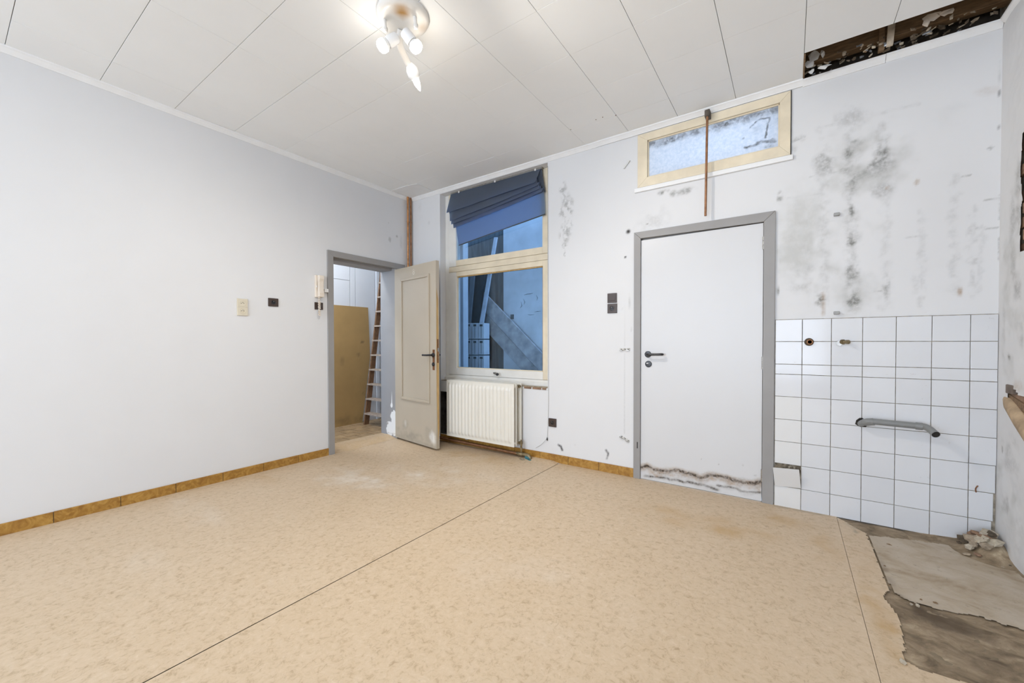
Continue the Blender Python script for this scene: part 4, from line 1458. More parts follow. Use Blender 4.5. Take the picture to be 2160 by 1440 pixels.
# cracks and bare patches on it
for pts in ([(1105, 622), (1111, 620), (1118, 619.5), (1124, 618)], [(1113, 663), (1118, 664), (1127, 663.5)], [(1128, 657.5), (1134, 656.5), (1141, 656)], [(1104, 630), (1107, 637), (1105, 642)], [(1099, 636), (1101, 644), (1097, 650)], [(1131, 622), (1134, 628), (1132, 634)]):
    build('render_crack', G().tube([BW(*q, 1.049) for q in pts], [.001]+[.0032]*(len(pts)-2)+[.001], 6), court_dark, cw_)
build('bare_spot', G().box(*sorted((BW(1077, 668, 1.05)[0], BW(1084, 668, 1.05)[0])), YC-.003, YC+.01, BW(1080, 673, 1.05)[2], BW(1080, 663, 1.05)[2]), court_dark, cw_)
sh = thing('sheeting_screen', (-4.3, YC+.05, -.04), 'dark corrugated sheet screen beside the grey courtyard wall', 'fence')
sh['kind'] = 'structure'
n = 60
xx_ = np.linspace(-5.6, xs_+.01, n)
g = G()
A = np.zeros((n, 2, 3))
for i, x in enumerate(xx_):
    for j, z in enumerate((-.04, 3.7)):
        A[i, j] = (x, YC+.06+.018*math.sin(x*44), z)
g.grid(A)
build('corrugated_sheet', g, court_dark, sh, recalc=False, smooth=True)
xp0, xp1 = BW(962, 600, .62)[0], BW(977, 600, .62)[0]
tag(build('courtyard_post', G().box(xp0-.06, xp1, YB+.62, YB+.72, -.04, 3.2), court_white, bevel=.004), 'white painted post standing just outside the window', 'post')


def plank(name, quad, y0, th, m_, label, grp=None):
    a_ = [tuple(np.array(BW(*q, y0))) for q in quad]
    a_ = [np.array(q) for q in a_]
    g_ = G().hull8([q+np.array([0, th, 0]) for q in a_], a_)
    o_ = build(name, g_, m_, bevel=.002)
    return tag(o_, label, 'plank', grp)


def extend(p, q, t):
    return (p[0]+(q[0]-p[0])*t, p[1]+(q[1]-p[1])*t)


# two diagonal planks leaning along the wall, down to the ground
t1a, t1b = (1021, 616), (1147.5, 749.6)
t2a, t2b = (1018, 652), (1136.7, 781)
t3a, t3b = (1019, 691), (1099, 779)
e = 1.85
plank('leaning_plank', [t1a, extend(t1a, t1b, e), extend(t2a, t2b, e+.03), t2a], .97, .03, court_plank, 'upper weathered plank of the diagonal pair leaning on the courtyard wall')
plank('leaning_plank', [(t2a[0], t2a[1]+1), extend(t2a, t2b, e), extend(t3a, t3b, e*1.40), t3a], 1.0, .03, court_plank, 'lower weathered plank of the diagonal pair leaning on the courtyard wall')
plank('upright_batten', [(1042, 500), (1048, 500), (1017, 693), (1009, 693)], .93, .025, court_plank2, 'narrow pale batten standing nearly upright behind the white blocks')
plank('upright_batten', [(993, 574), (1001, 574), (991, 690), (983, 690)], .925, .025, mat('blue_grey_plank', (.20, .215, .23), .8, var=.2), 'short grey batten standing behind the white blocks by the white post')
plank('dark_board', [(1001, 560), (1023, 560), (1011, 693), (990, 693)], .962, .02, mat('dark_stained_board', (.05, .055, .055), .8, var=.4), 'dark stained board standing between the two battens')
# white blocks, three by three, on a plinth
bx_ = [(983.3, 993.6), (995.4, 1007.8), (1009.2, 1020.8)]
bz_ = [(680.6, 714.5), (715.6, 748.0), (749.0, 781)]
zp = BW(1000, 781, .80)[2]
tag(build('block_plinth', G().box(BW(981, 781, .8)[0], BW(1023, 781, .8)[0], YB+.80, YB+.93, -.04, zp+.001), court_grey, bevel=.004), 'grey masonry plinth under the white hollow blocks', 'plinth')
names = ('top', 'middle', 'bottom')
for r, (py0, py1) in enumerate(bz_):
    for c, (px0, px1) in enumerate(bx_):
        zc0, zc1 = BW((px0+px1)/2, py1, .8)[2], BW((px0+px1)/2, py0, .8)[2]
        if r == 2:
            zc0 = zp
        x0, x1 = BW(px0, 700, .8)[0], BW(px1, 700, .8)[0]
        t = thing('hollow_block', ((x0+x1)/2, YB+.85, zc0), 'white slotted block in the %s row of the stack, %s' % (names[r], ('next to the white post', 'middle of its row', 'next to the leaning planks')[c]), 'block', 'white blocks stacked in the courtyard')
        m_ = (x0+x1)/2
        build('shell', G().box(x0, x1, YB+.80, YB+.92, zc0+.001, zc1-.004), court_white, t, bevel=.003)
        build('slot', G().box(m_-.024, m_+.024, YB+.7985, YB+.83, zc1-.048, zc1-.020), court_dark, t)
        build('groove', G().box(m_-.003, m_+.003, YB+.7985, YB+.81, zc0+.012, zc1-.05), court_dark, t)

# ================================================================== RADIATOR
rad = thing('radiator', (-2.66, 3.27, .12), 'cream steel panel radiator with vertical ribs under the window', 'radiator')
RX0, RX1, RZ0, RZ1 = -3.108, -2.207, .118, .735
nr = 18
nxr, nzr = nr*8+1, 44
xx_ = np.linspace(RX0, RX1, nxr)
zz_ = np.linspace(RZ0, RZ1, nzr)
Xg, Zg = np.meshgrid(xx_, zz_, indexing='ij')
ph = (Xg-(RX0+.025))/((RX1-RX0-.05)/nr)
inx = sstep(0, .15, ph)*sstep(nr, nr-.15, ph)
endt = np.clip(np.minimum(Zg-RZ0-.028, RZ1-.028-Zg)/.03, 0, 1)
endt = endt*endt*(3-2*endt)
ribs = (np.abs(np.sin(np.pi*ph))**.8)*.014*inx*endt
g = G().grid(np.stack([Xg, 3.212-ribs, Zg], -1))
b0 = len(g.v)
build('front_panel', g, radpaint, rad, recalc=False, smooth=True, ang=60)
build('front_panel', G().box(RX0, RX1, 3.2125, 3.221, RZ0, RZ1), radpaint, rad, bevel=.002)
build('middle_panel', G().box(RX0+.01, RX1+.002, 3.250, 3.262, RZ0+.005, RZ1+.002), radpaint, rad, bevel=.003)
build('rear_panel', G().box(RX0+.01, RX1+.014, 3.318, 3.330, RZ0+.010, RZ1+.004), radpaint, rad, bevel=.003)
for k in range(16):
    x = RX0+.06+k*.052
    build('fin', G().box(x, x+.002, 3.222, 3.318, RZ0+.05, RZ1-.05), radpaint, rad)
for z in (RZ1-.03, RZ0+.03):
    build('connecting_tube', G().tube([(RX1-.02, 3.22, z), (RX1-.02, 3.32, z)], .015, 12), radpaint, rad, smooth=True)
build('plug', G().lathe((RX1-.012, 3.30, RZ1-.026), (1, 0, 0), [(0, .016), (.02, .016), (.022, .011), (.03, .011)], 14), brass, rad, smooth=True)
build('bleed_valve', G().tube(curve([(RX0+.01, 3.29, RZ1-.05), (RX0-.02, 3.29, RZ1-.055), (RX0-.035, 3.29, RZ1-.045), (RX0-.035, 3.29, RZ1-.03)], 4), .012, 10), whiteplastic, rad, smooth=True)
for x in (-2.86, -2.4):
    build('wall_bracket', G().box(x-.012, x+.012, 3.325, YB-.001, .3, .62), steel, rad)
for x in (-2.86,):
    build('bracket_foot', G().box(x-.015, x+.015, 3.25, 3.275, RZ0-.022, RZ0+.01), greyplastic, rad)
# valve
vx, vy = RX1+.030, 3.295
g = G().tube([(RX1-.01, vy, .150), (RX1+.012, vy, .150)], .011, 12)
g.lathe((RX1+.008, vy, .150), (1, 0, 0), [(0, .015), (.012, .016), (.014, .012), (.03, .012)], 12)
build('valve_body', g, brass, rad, smooth=True)
g = G().lathe((vx, vy, .04), (0, 0, 1), [(0, .0075), (.045, .0075), (.047, .013), (.063, .013), (.065, .010), (.10, .011), (.102, .014), (.125, .014), (.127, .008), (.14, .008)], 14)
build('valve_stem', g, brass, rad, smooth=True)

# floor level heating pipe
hp = thing('heating_pipe', (-2.7, 3.29, 0.004), 'tarnished heating pipe running along the floor below the radiator', 'pipe')
py_ = 3.295
build('pipe_run', G().tube([(-3.40, py_, .058), (-2.55, py_, .044), (-2.20, py_, .038)], .0125, 14), copper_b, hp, smooth=True)
build('return_pipe', G().tube([(-3.40, py_+.035, .036), (-2.6, py_+.035, .024), (-2.15, py_+.03, .02)], .0105, 12), copper_b, hp, smooth=True)
build('collar', G().lathe((-2.235, py_, .038), (1, 0, 0), [(0, .0125), (.004, .017), (.016, .017), (.018, .0135), (.028, .0135), (.03, .019), (.07, .021), (.075, .0195)], 16), brass, hp, smooth=True)
build('elbow', G().tube(curve([(-2.175, py_, .038), (-2.135, py_, .038), (-2.10, py_, .034), (-2.075, py_, .018), (-2.070, py_, -.004)], 6), .0185, 14), brass, hp, smooth=True)
# teal tape wrapped on the elbow
tg = thing('tape_scrap', (-2.085, 3.27, .003), 'scrap of teal tape hanging on the pipe elbow by the skirting', 'tape')
n = 10
A = np.zeros((n, 5, 3))
for i in range(n):
    a = -1.9+i*.32
    for j in range(5):
        A[i, j] = (-2.118+.012*j+.004*math.sin(i), py_-.021*math.cos(a*.6)-.004-.012*max(0, .5-i/n), .004+.034*i/(n-1)-.004*j*(i/n))
g = G().grid(A)
o_ = build('strip', g, tape, tg, recalc=False)
sm = o_.modifiers.new('thick', 'SOLIDIFY')
sm.thickness = .0015
build('torn_end', G().prism([(-2.105, py_-.02), (-2.055, py_-.045), (-2.04, py_-.032), (-2.075, py_-.006)], .0035, .010), tape, tg)
build('rag_bit', G().prism([(-2.165, py_-.055), (-2.12, py_-.075), (-2.10, py_-.055), (-2.13, py_-.03), (-2.16, py_-.035)], .003, .012), mortar, tg)

# copper risers in the corner
for k, (x, y, m_, lb) in enumerate(((XL+.034, 3.285, copper, 'bright copper riser pipe in the corner, next to the doorway'), (XL+.036, 3.327, copper_b, 'duller copper riser pipe in the corner, next to the window wall'))):
    t = thing('riser_pipe', (x, y, .003), lb, 'pipe')
    build('tube', G().tube([(x, y, .003), (x, y, H-.004)], .0125 if k == 0 else .0115, 14), m_, t, smooth=True)
    for z in (.9, 2.0, 2.6):
        build('clip', G().lathe((x, y, z), (0, 0, 1), [(0, .0145), (.014, .0145)], 14), m_, t, smooth=True)

# hanging copper rod over the transom
ra, rb = BW(1492, 243, -.062), BW(1488, 455, -.062)
rod = thing('hanging_pipe', (rb[0], rb[1], rb[2]), 'cut off brown copper pipe hanging in front of the transom window', 'pipe')
build('tube', G().tube([(ra[0], ra[1], ra[2]+.005), (rb[0], rb[1], rb[2])], .0085, 14), copper_b, rod, smooth=True)
build('bracket', G().box(ra[0]-.018, ra[0]+.018, ra[1]-.012, YB-.005, ra[2]-.012, H-.036), mat('dark_mortar_lump', (.12, .10, .08), .95, var=.5, bmp=.8), rod, bevel=.006)

# ================================================================== SOCKETS, SWITCHES, INTERCOM
def wall_frame(side, px0, py0, px1, py1):
    """local frame on a wall for a plate given by its photo corners: returns centre, half sizes and mapping(u, n, v)"""
    if side == 'B':
        a_, b_ = BW(px0, py0), BW(px1, py1)
        cu, cv = (a_[0]+b_[0])/2, (a_[2]+b_[2])/2
        return (cu, YB, cv), abs(b_[0]-a_[0])/2, abs(a_[2]-b_[2])/2, (lambda u, n_, v: (cu+u, YB-n_, cv+v))
    a_, b_ = LW(px0, py0), LW(px1, py1)
    cu, cv = (a_[1]+b_[1])/2, (a_[2]+b_[2])/2
    return (XL, cu, cv), abs(b_[1]-a_[1])/2, abs(a_[2]-b_[2])/2, (lambda u, n_, v: (XL+n_, cu+u, cv+v))


def socket_recess(t, mp, cv, m_rim, m_in, r=.021):
    ax = Vector(mp(0, 1, 0))-Vector(mp(0, 0, 0))
    c = Vector(mp(0, 0, cv))
    build('rim', G().lathe(c+ax*.010, ax, [(-.001, r+.004), (.0025, r+.003), (.0028, r), (.0003, r-.002), (.0001, .001)], 24), m_rim, t, smooth=True)
    build('well', G().lathe(c+ax*.0103, ax, [(0, r-.003), (.0006, r-.003)], 24), m_in, t)
    for s_ in (-1, 1):
        build('contact_hole', G().lathe(Vector(mp(s_*.0095, .0105, cv)), ax, [(0, .003), (.0008, .003)], 8), darkgap, t)
    build('earth_pin', G().lathe(Vector(mp(0, .0105, cv+.008)), ax, [(0, .0026), (.010, .0026), (.011, .001)], 8), steel, t, smooth=True)


c, hu, hv_, mp = wall_frame('L', 499, 629, 522, 666)
t = thing('double_socket', (c[0], c[1], c[2]-hv_), 'cream double power socket on the plain left wall', 'socket')
build('plate', G().box(-hu, hu, 0, .011, -hv_, hv_, mp), creamplastic, t, bevel=.003)
build('joint_shadow', G().box(-hu+.004, hu-.004, .0105, .0116, -.0008, .0008, mp), mat('cream_shadow_line', (.45, .40, .30), .5), t)  # darker strip paints the shadow line between the two halves
for cv in (hv_*.45, -hv_*.45):
    socket_recess(t, mp, cv, creamplastic, mat('cream_socket_well', (.48, .43, .33), .5), .022)


def brown_socket(side, q, label, blank=False):
    c_, hu_, hv2, mp_ = wall_frame(side, *q)
    t_ = thing('brown_switch' if blank else 'brown_socket', (c_[0], c_[1], c_[2]-hv2), label, 'switch' if blank else 'socket')
    build('plate', G().box(-hu_, hu_, 0, .010, -hv2, hv2, mp_), brownplastic, t_, bevel=.0035)
    if blank:
        build('rocker', G().box(-hu_*.72, hu_*.72, .009, .0135, -hv2*.55, hv2*.72, mp_), brownplastic, t_, bevel=.002)
    else:
        socket_recess(t_, mp_, 0, brownplastic, blackplastic, .0205)
    return t_


brown_socket('L', (565, 628, 586.5, 647), 'brown single power socket between the cream socket and the door')
brown_socket('B', (1282, 619, 1301.5, 638), 'brown light switch just above a brown socket beside the flush door', True)
brown_socket('B', (1282, 641, 1302, 660), 'brown power socket just below the light switch beside the flush door')
brown_socket('B', (1158, 881, 1174, 901), 'scuffed brown power socket low on the wall beside the radiator')
brown_socket('L', (663, 637, 680.5, 653.5), 'dark brown wall switch behind the dangling intercom cord', True)

# intercom handset
c, hu, hv_, mp = wall_frame('L', 663, 580, 677, 628)
t = thing('intercom_phone', (c[0], c[1], c[2]-hv_), 'ivory intercom handset on the wall beside the doorway', 'intercom')
build('base', G().box(-hu, hu, 0, .024, -hv_, hv_, mp), ivory, t, bevel=.004)
prof_h = [(-hv_*.98, .030), (-hv_*.98, .062), (-hv_*.62, .068), (-hv_*.40, .058), (0, .055), (hv_*.45, .058), (hv_*.66, .068), (hv_*.98, .062), (hv_*.98, .030), (hv_*.62, .026), (hv_*.40, .034), (0, .036), (-hv_*.40, .034), (-hv_*.62, .026)]
build('handset', G().prism(prof_h, -hu*.55, hu*.95, lambda v, n_, u: mp(u, n_, v)), ivory, t, bevel=.004)
build('button', G().box(-hu*.85, -hu*.65, .023, .028, -hv_*.1, hv_*.05, mp), whiteplastic, t)
hx = []
for k in range(150):
    a = k*.75
    s_ = k/149.0
    zc = -hv_-.002-.175*min(1, s_*1.6) if s_ < .62 else -hv_-.175+.015*math.sin(s_*9)+(s_-.62)*.33
    wdt = .0095
    off = .012 if s_ > .62 else 0
    hx.append(mp(-.012+off*.5+wdt*math.cos(a), .045+.01*s_-off+wdt*math.sin(a), zc))
build('coiled_cord', G().tube(hx, .0036, 6), ivory, t, smooth=True)
c, hu, hv_, mp = wall_frame('L', 683, 609, 690, 617)
tag(build('junction_clip', G().box(-hu-.006, hu, 0, .026, -hv_, hv_, mp), whiteplastic, bevel=.002), 'small white cable box between the intercom and the door frame', 'cable box')

# wall plugs, brackets
for (px, py, lb) in ((1764, 453, 'grey wall plug sticking out of the mouldy plaster, the higher one'), (1764, 660, 'grey wall plug sticking out just above the white tiles')):
    p_ = BW(px, py)
    tag(build('wall_plug', G().box(p_[0]-.014, p_[0]+.016, YB-.022, YB+.004, p_[2]-.009, p_[2]+.010), greyplastic, bevel=.003), lb, 'wall plug')
for (px, py, rr_, lb) in ((1318, 737, 0, 'small painted metal bracket at handle height beside the flush door'), (1318, 925, -.45, 'small crooked metal bracket low beside the flush door')):
    p_ = BW(px, py)
    t = thing('wall_bracket', (p_[0], YB, p_[2]-.012), lb, 'bracket')
    cr, sr = math.cos(rr_), math.sin(rr_)
    mp2 = lambda u, n_, v, p_=p_, cr=cr, sr=sr: (p_[0]+u*cr-v*sr, YB-n_, p_[2]+u*sr+v*cr)
    build('plate', G().box(-.045, .045, -.002, .004, -.011, .011, mp2), mat('chipped_painted_steel', (.50, .49, .46), .5, var=.5, scale=60), t, bevel=.002)
    build('lip', G().box(-.045, -.018, .003, .016, -.010, -.004, mp2), steel, t)
    build('lip', G().box(.012, .04, .003, .014, -.010, -.005, mp2), steel, t)
    for u in (-.03, 0.004, .032):
        build('screw_hole', G().lathe(mp2(u, .004, .002), (0, -1, 0), [(0, .0042), (.0007, .0042)], 8), darkgap, t)
p_ = BW(1322, 347)
tag(build('peeling_clip', G().hull8([(p_[0]-.03, YB-.001, p_[2]-.028), (p_[0]-.018, YB-.001, p_[2]-.034), (p_[0]+.032, YB-.001, p_[2]+.022), (p_[0]+.022, YB-.001, p_[2]+.032)],
    [(p_[0]-.03, YB-.014, p_[2]-.028), (p_[0]-.018, YB-.014, p_[2]-.034), (p_[0]+.032, YB-.014, p_[2]+.022), (p_[0]+.022, YB-.014, p_[2]+.032)]), mat('painted_clip', (.66, .66, .64), .5), bevel=.002), 'small slanted painted cable clip beside the transom window', 'clip')

# blind cord and thin cable beside the radiator
cz_ = [BW(*q, -.006) for q in ((1155.5, 350), (1156, 560), (1157, 800), (1156.5, 880), (1154.5, 922))]
t = thing('blind_cord', (cz_[-1][0], YB-.006, cz_[-1][2]-.03), 'thin blind cord with dark pull hanging down beside the window', 'cord')
build('string', G().tube(curve(cz_, 6), .0012, 6), mat('dirty_string', (.28, .27, .25), .8), t)
e_ = cz_[-1]
build('pull', G().lathe((e_[0], e_[1]-.004, e_[2]-.030), (0, 0, 1), [(0, .004), (.004, .0075), (.018, .006), (.032, .002)], 10), blackplastic, t, smooth=True)
cb = [BW(*q, -.012) for q in ((1155, 922), (1149, 930), (1141, 938), (1130, 944.5))]
tag(build('loose_cable', G().tube(curve(cb, 6), .0016, 6), greyplastic), 'thin loose cable curving down to the skirting by the radiator', 'cable')

# ================================================================== PLUMBING ON THE TILES
c = Vector(BW(1708, 721, -.01))
t = thing('pipe_stub', (c.x, YB-.01, c.z-.016), 'capped copper pipe stub poking out of the tiles', 'pipe')
build('tube', G().lathe((c.x, YB+.01, c.z), (0, -1, 0), [(0, .018), (.040, .018), (.043, .014)], 18), copper_b, t, smooth=True)
build('collar', G().lathe((c.x-.004, YB-.008, c.z), (0, -1, 0), [(0, .026), (.012, .026), (.014, .020)], 18), rubble_d, t, smooth=True)
build('bore', G().lathe((c.x, YB-.0325, c.z), (0, -1, 0), [(0, .0118), (.0005, .0118)], 14), copper_b, t)
c = Vector(BW(1773, 721, -.01))
t = thing('tap_valve', (c.x, YB-.01, c.z-.02), 'corroded brass tap connector sticking out of the tiles', 'valve')
build('body', G().lathe((c.x-.006, YB+.005, c.z), (.75, -1, .0), [(0, .010), (.02, .010), (.021, .016), (.034, .016), (.035, .010), (.056, .009), (.057, .013), (.070, .013), (.073, .007)], 14), brass, t, smooth=True)
build('lock_nut', G().lathe((c.x-.006, YB-.012, c.z-.008), (0, -1, 0), [(0, .018), (.009, .018)], 6), steel, t)
# grey waste pipe
pth = [BW(1816, 894, .02), BW(1817, 893, -.030), BW(1824, 890, -.058), BW(1838, 888.5, -.070), BW(1890, 893.5, -.074), BW(1940, 898.5, -.078), BW(1951, 900, -.086), BW(1961, 905, -.112), BW(1974.5, 916.5, -.165)]
t = thing('drain_pipe', (pth[4][0], pth[4][1], .58), 'grey plastic waste pipe with two elbows sticking out of the tiles', 'pipe')
cc = curve(pth, 7)
build('tube', G().tube(cc, .0185, 18, caps=False), pvc, t, smooth=True)
for (a, b, r_) in ((BW(1822, 890.7, -.054), BW(1843, 889, -.070), .0215), (BW(1931, 897.7, -.077), BW(1946, 899.2, -.080), .0215)):
    build('socket_collar', G().tube([a, (Vector(a)+Vector(b))/2+Vector((0, -.001, 0)), b], r_, 18), pvc, t, smooth=True)
ee, ef = Vector(cc[-1]), (Vector(cc[-1])-Vector(cc[-2])).normalized()
build('dark_bore_disc', G().lathe(ee-ef*.0015, ef, [(0, .0165), (.0005, .0165)], 18), darkgap, t)  # black disc stands in for the shade inside the pipe
build('wall_hole', G().prism([(pth[0][0]+.030*math.cos(a)*random.uniform(.8, 1.15), pth[0][2]+.012+.030*math.sin(a)*random.uniform(.8, 1.15)) for a in np.arange(0, 6.28, .5)], YB-.0135, YB-.011, lambda a, b, c_: (a, c_, b)), darkgap, t)
# bent nail
nl = [BW(*q, -.014) for q in ((2059, 1038), (2058, 1031), (2061, 1026), (2063, 1024))]
tag(build('bent_nail', G().tube(curve(nl, 4), .003, 8), rust), 'bent rusty nail stuck in a tile joint', 'nail')

# ================================================================== CEILING LAMP
LC = hit(850, 41, 2, H-.02)
lamp = thing('ceiling_lamp', (LC[0], LC[1], H-.27), 'round white ceiling spotlight with three lit bulbs and a scorched plate', 'lamp')
lampwhite = stain_mat('scorched_white_metal', (.74, .72, .68), [('scorch', (.42, .22, .05), 0), ('grey', (.45, .36, .27), 0)], rough=.3, var=.03, bmp=0, spec=.5)
prof_l = [(.004, .136), (-.012, .138), (-.022, .134), (-.030, .122), (-.032, .10), (-.033, .06), (-.033, .03), (-.033, .0)]
n = 48
vsl, rr_ = [], []
for d_, r_ in prof_l:
    for k in range(n):
        a = 2*math.pi*k/n
        vsl.append((LC[0]+r_*math.cos(a), LC[1]+r_*math.sin(a), H+d_))
g = G().add(vsl, [(i*n+k, i*n+(k+1) % n, (i+1)*n+(k+1) % n, (i+1)*n+k) for i in range(len(prof_l)-1) for k in range(n)])
V = np.array(vsl)
sc = hit(848, 24, 2, H-.033)
sc2 = hit(892, 60, 2, H-.033)
ds = np.hypot(V[:, 0]-sc[0], V[:, 1]-sc[1])
s1 = sstep(.062, .01, ds)
s2 = sstep(.06, .0, np.hypot(V[:, 0]-sc2[0], V[:, 1]-sc2[1]))*.8
build('mount_plate', g, lampwhite, lamp, attrs={'scorch': s1, 'grey': s2}, recalc=True, smooth=True)
bulb_px = [((811, 40), (806, 97), 2.765), ((872, 38), (875, 98), 2.765)]


def lampat(px, py, z):
    return Vector(hit(px, py, 2, z))


def spot_light(loc, d, k=1.0):
    l_ = bpy.data.lights.new('lamp_beam', 'SPOT')
    l_.energy = SPOT_POWER*k
    l_.color = (1.0, .94, .87)
    l_.spot_size = math.radians(150)
    l_.spot_blend = 1.0
    l_.shadow_soft_size = .03
    o_ = bpy.data.objects.new('lamp_beam', l_)
    o_.rotation_euler = Vector(d).to_track_quat('-Z', 'Y').to_euler()
    COL.objects.link(o_)
    o_.parent = lamp
    o_.location = Vector(loc)-lamp.location


def spot(arm0, knee, sock0, bulb, aim, kk=1.0, rcap=.030):
    sa = build('arm', G().tube([arm0, arm0.lerp(knee, .85), knee], [.010, .009, .009], 12), lampwhite, lamp, smooth=True)
    build('joint', G().lathe(knee+Vector((0, 0, .012)), Vector((0, 0, -1)), [(0, .009), (.006, .013), (.02, .013), (.026, .008)], 14), lampwhite, sa, smooth=True)
    ax = (bulb-sock0).normalized()
    so = build('socket_cup', G().lathe(sock0, ax, [(-.004, .012), (0, .024), (.008, .029), (.045, .031), (.062, rcap), (.062, .024), (.03, .022)], 24), whiteplastic, lamp, smooth=True)
    L_ = (bulb-sock0).length
    spot_light(sock0+ax*(L_+.07)+Vector((0, 0, -.02)), aim, kk)
    bu_ = build('bulb_base', G().lathe(sock0, ax, [(.045, .014), (.058, .020), (L_-.012, .033)], 24), whiteplastic, so, smooth=True)
    build('bulb', G().lathe(sock0, ax, [(L_-.012, .0335), (L_+.006, .035), (L_+.020, .030), (L_+.028, .018), (L_+.031, .002)], 24), bulb_m, so, smooth=True)


spot(lampat(811, 42, H-.032), lampat(813, 62, H-.085), lampat(838, 78, H-.090), lampat(808, 96, H-.145), (-.45, -.25, -.9))
spot(lampat(875, 36, H-.032), lampat(877, 55, H-.085), lampat(852, 66, H-.085), lampat(877, 98, H-.150), (.68, .28, -.70), 1.25)
# third spot: a long white arm pointing down and away with a candle shaped bulb at its end
a3 = [lampat(846, 62, H-.032), lampat(843, 92, H-.075), lampat(858, 128, H-.110), lampat(868, 145, H-.135)]
build('arm', G().tube(curve(a3, 5), .019, 14), lampwhite, lamp, smooth=True)
ax = (lampat(880, 176, H-.20)-a3[-1]).normalized()
build('socket_cup', G().lathe(a3[-1]-ax*.015, ax, [(-.012, .018), (0, .026), (.02, .036), (.05, .036), (.07, .024), (.074, .018)], 22), whiteplastic, lamp, smooth=True)
build('bulb', G().lathe(a3[-1]+ax*.045, ax, [(0, .012), (.015, .019), (.035, .018), (.06, .009), (.074, .001)], 18), bulb_m, lamp, smooth=True)

spot_light(a3[-1]+ax*.135, (-.3, .1, -.95), .45)
# ================================================================== RIGHT CORNER: rubble and timber
cr = FL(2095, 1150)
rr2 = random.Random(11)
CX, CY_ = .865, 3.255


def chunk(x, y, z, s_, m_, rnd):
    bm = bmesh.new()
    bmesh.ops.create_icosphere(bm, subdivisions=1, radius=1.0)
    sc_ = (s_*rnd.uniform(.8, 1.3), s_*rnd.uniform(.7, 1.1), s_*rnd.uniform(.4, .8))
    rot = Matrix.Rotation(rnd.uniform(0, 6.28), 3, 'Z') @ Matrix.Rotation(rnd.uniform(-.5, .5), 3, 'X')
    g_ = G()
    vs_ = []
    for v in bm.verts:
        q = v.co*rnd.uniform(.70, 1.15)
        q = rot @ Vector((q.x*sc_[0], q.y*sc_[1], q.z*sc_[2]))
        vs_.append((x+q.x, y+q.y, q.z))
    zmin = min(v[2] for v in vs_)
    vs_ = [(a_, b_, max(.0, c_-zmin+z)) for a_, b_, c_ in vs_]
    mx = max(v[0] for v in vs_)-(XR-.012)
    my = max(v[1] for v in vs_)-(YB-.016)
    vs_ = [(a_-max(0, mx), b_-max(0, my), c_) for a_, b_, c_ in vs_]
    g_.add(vs_, [tuple(v.index for v in f.verts) for f in bm.faces])
    bm.free()
    return build('rubble_chunk', g_, m_)


def cpos(px, py):
    return FL(px, py)


# mound of fine dust under the chunks
gx, gy = np.meshgrid(np.linspace(.58, XR+.004, 60), np.linspace(2.98, YB-.004, 60), indexing='ij')
mz = .085*np.exp(-(((gx-.90)/.085)**2+((gy-3.25)/.10)**2))+.010*np.exp(-((gy-3.36)/.05)**2)*sstep(.58, .75, gx)
mz = mz*(1+.5*(fbm(gx, gy, 30, 4, 2)-.5))-.001
ds_ = build('debris_dust', G().grid(np.stack([gx, gy, mz], -1)), dirt_m, recalc=False, smooth=True, attrs={'brown': np.zeros(gx.size)})
tag(ds_, 'heap of brown plaster dust and grit in the tiled corner', 'dust', kind='stuff')
n = 0
for k in range(64):
    a, q = rr2.uniform(0, 6.28), abs(rr2.gauss(0, .55))
    x, y = .872+.075*q*math.cos(a), 3.225+.105*q*math.sin(a)
    if x > XR-.02 or y > YB-.02:
        continue
    z = .004+max(0, .088*math.exp(-((x-.895)/.085)**2-((y-3.25)/.10)**2)-.006)
    mm, wd = rr2.choice([(rubble_m, 'tan plaster'), (rubble_w, 'pale plaster'), (rubble_w, 'pale plaster'), (rubble_d, 'dark sooty'), (rubble_m, 'tan plaster'), (brick_m, 'reddish brick'), (rubble_d, 'dark sooty')])
    o_ = chunk(x, y, z, rr2.uniform(.010, .036)*(1 if q < 1 else .5), mm, rr2)
    tag(o_, 'broken %s chunk in the rubble heap in the tiled corner' % wd, 'rubble', '%s chunks in the corner heap' % wd)
for px, py, s_, lb in ((2063, 1129, .016, 'pale round plaster lump against the tiles at the edge of the rubble heap'), (2028, 1138, .011, 'small tan pebble lying apart from the rubble heap'),
                       (1904, 1400, .014, 'white plaster flake at the torn linoleum edge'), (2132, 1193, .012, 'flat white flake beside the right wall'), (2115, 1198, .008, 'tiny tan crumb beside the flat white flake'),
                       (1996, 1222, .006, 'white crumb on the grey concrete patch'), (1935, 1281, .010, 'pale sliver on the dirty screed beside the concrete patch'), (1922, 1278, .008, 'short pale splinter at the concrete patch corner'), (2143, 1198, .008, 'dark crumb beside the right wall')):
    f_ = FL(px, py)
    o_ = chunk(f_[0], f_[1], .0025, s_, rubble_d if 'dark' in lb else (rubble_w if 'tan' not in lb else rubble_m), rr2)
    tag(o_, lb, 'rubble')
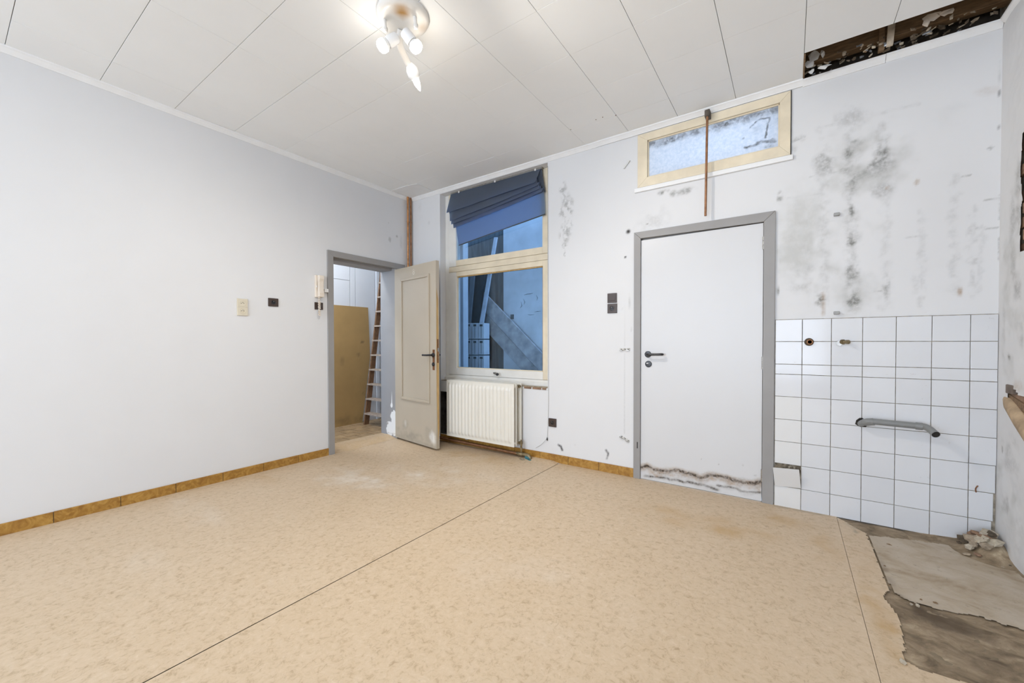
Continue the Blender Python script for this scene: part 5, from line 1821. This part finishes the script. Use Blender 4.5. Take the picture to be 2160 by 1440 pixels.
for (p0, p1, w_, lb) in (((1870, 1146), (1882, 1150), .003, 'short dark splinter on the concrete patch'), ((1968, 1269), (1979, 1273), .004, 'dark wood sliver near the middle of the concrete patch'),
                         ((1142.5, 969.5), (1151, 973), .004, 'thin dark scrap on the curled linoleum edge beside the skirting'), ((1163, 974), (1167.5, 974.6), .004, 'dark crumb on the linoleum right by the skirting'),
                         ((1864, 1192), (1869, 1194), .003, 'tiny dark splinter at the torn linoleum edge'), ((1940, 1263), (1946, 1265), .003, 'dark crumb of wood on the concrete patch')):
    a, b = FL(*p0, .0045), FL(*p1, .0045)
    tag(build('wood_splinter', G().tube([a, (a+b)/2+np.array([0, 0, .001]), b], [w_*.5, w_, w_*.3], 6), timber), lb, 'splinter')

# broken timber sticking out of the hole in the right wall
p0, p1 = np.array(hit(2128, 848, 0, XR+.0)), np.array(hit(2185, 925, 0, XR-.05))
tb = thing('broken_timber', (XR-.02, p1[1], p1[2]-.05), 'broken brown timber slanting out of the hole in the right wall', 'timber')
n = 9
A_, B2_ = Vector((XR+.03, 3.235, .80)), Vector((XR-.055, 2.93, .655))
A_, B2_ = Vector((XR+.012, 3.272, .838)), Vector((XR-.02, 2.80, .653))
g = G()
dirv = (B2_-A_).normalized()
sd = dirv.cross(Vector((0, 0, 1))).normalized()
upv = sd.cross(dirv)
ring = []
for t_, sc_ in ((0, .55), (.12, .9), (.45, 1.0), (.8, 1.0), (1.0, 1.0)):
    c_ = A_.lerp(B2_, t_)
    ring.append([c_+sd*(.030*sc_*math.cos(a))+upv*(.040*sc_*math.sin(a)*(1+.08*math.sin(3*a+t_*5))) for a in np.linspace(0, 2*math.pi, 13)[:-1]])
vs_ = [q for r_ in ring for q in r_]
fs_ = [(i*12+k, i*12+(k+1) % 12, (i+1)*12+(k+1) % 12, (i+1)*12+k) for i in range(4) for k in range(12)]+[tuple(range(11, -1, -1)), tuple(48+k for k in range(12))]
g.add(vs_, fs_)
build('beam', g, mat('buff_timber', (.40, .29, .18), .8, var=.35, scale=12, bmp=.4), tb, smooth=True)
build('split_edge', G().hull8([(XR+.03, 3.238, .872), (XR+.006, 3.238, .870), (XR+.006, 3.228, .835), (XR+.03, 3.228, .835)], [(XR+.03, 2.83, .80), (XR-.004, 2.83, .80), (XR-.004, 2.82, .68), (XR+.03, 2.82, .68)]), timber, tb)
build('brick_stub', G().box(XR-.004, XR+.05, 3.168, 3.246, .874, .921), mat('grey_brown_brick', (.20, .16, .13), .9, var=.3), wall_right, bevel=.005)
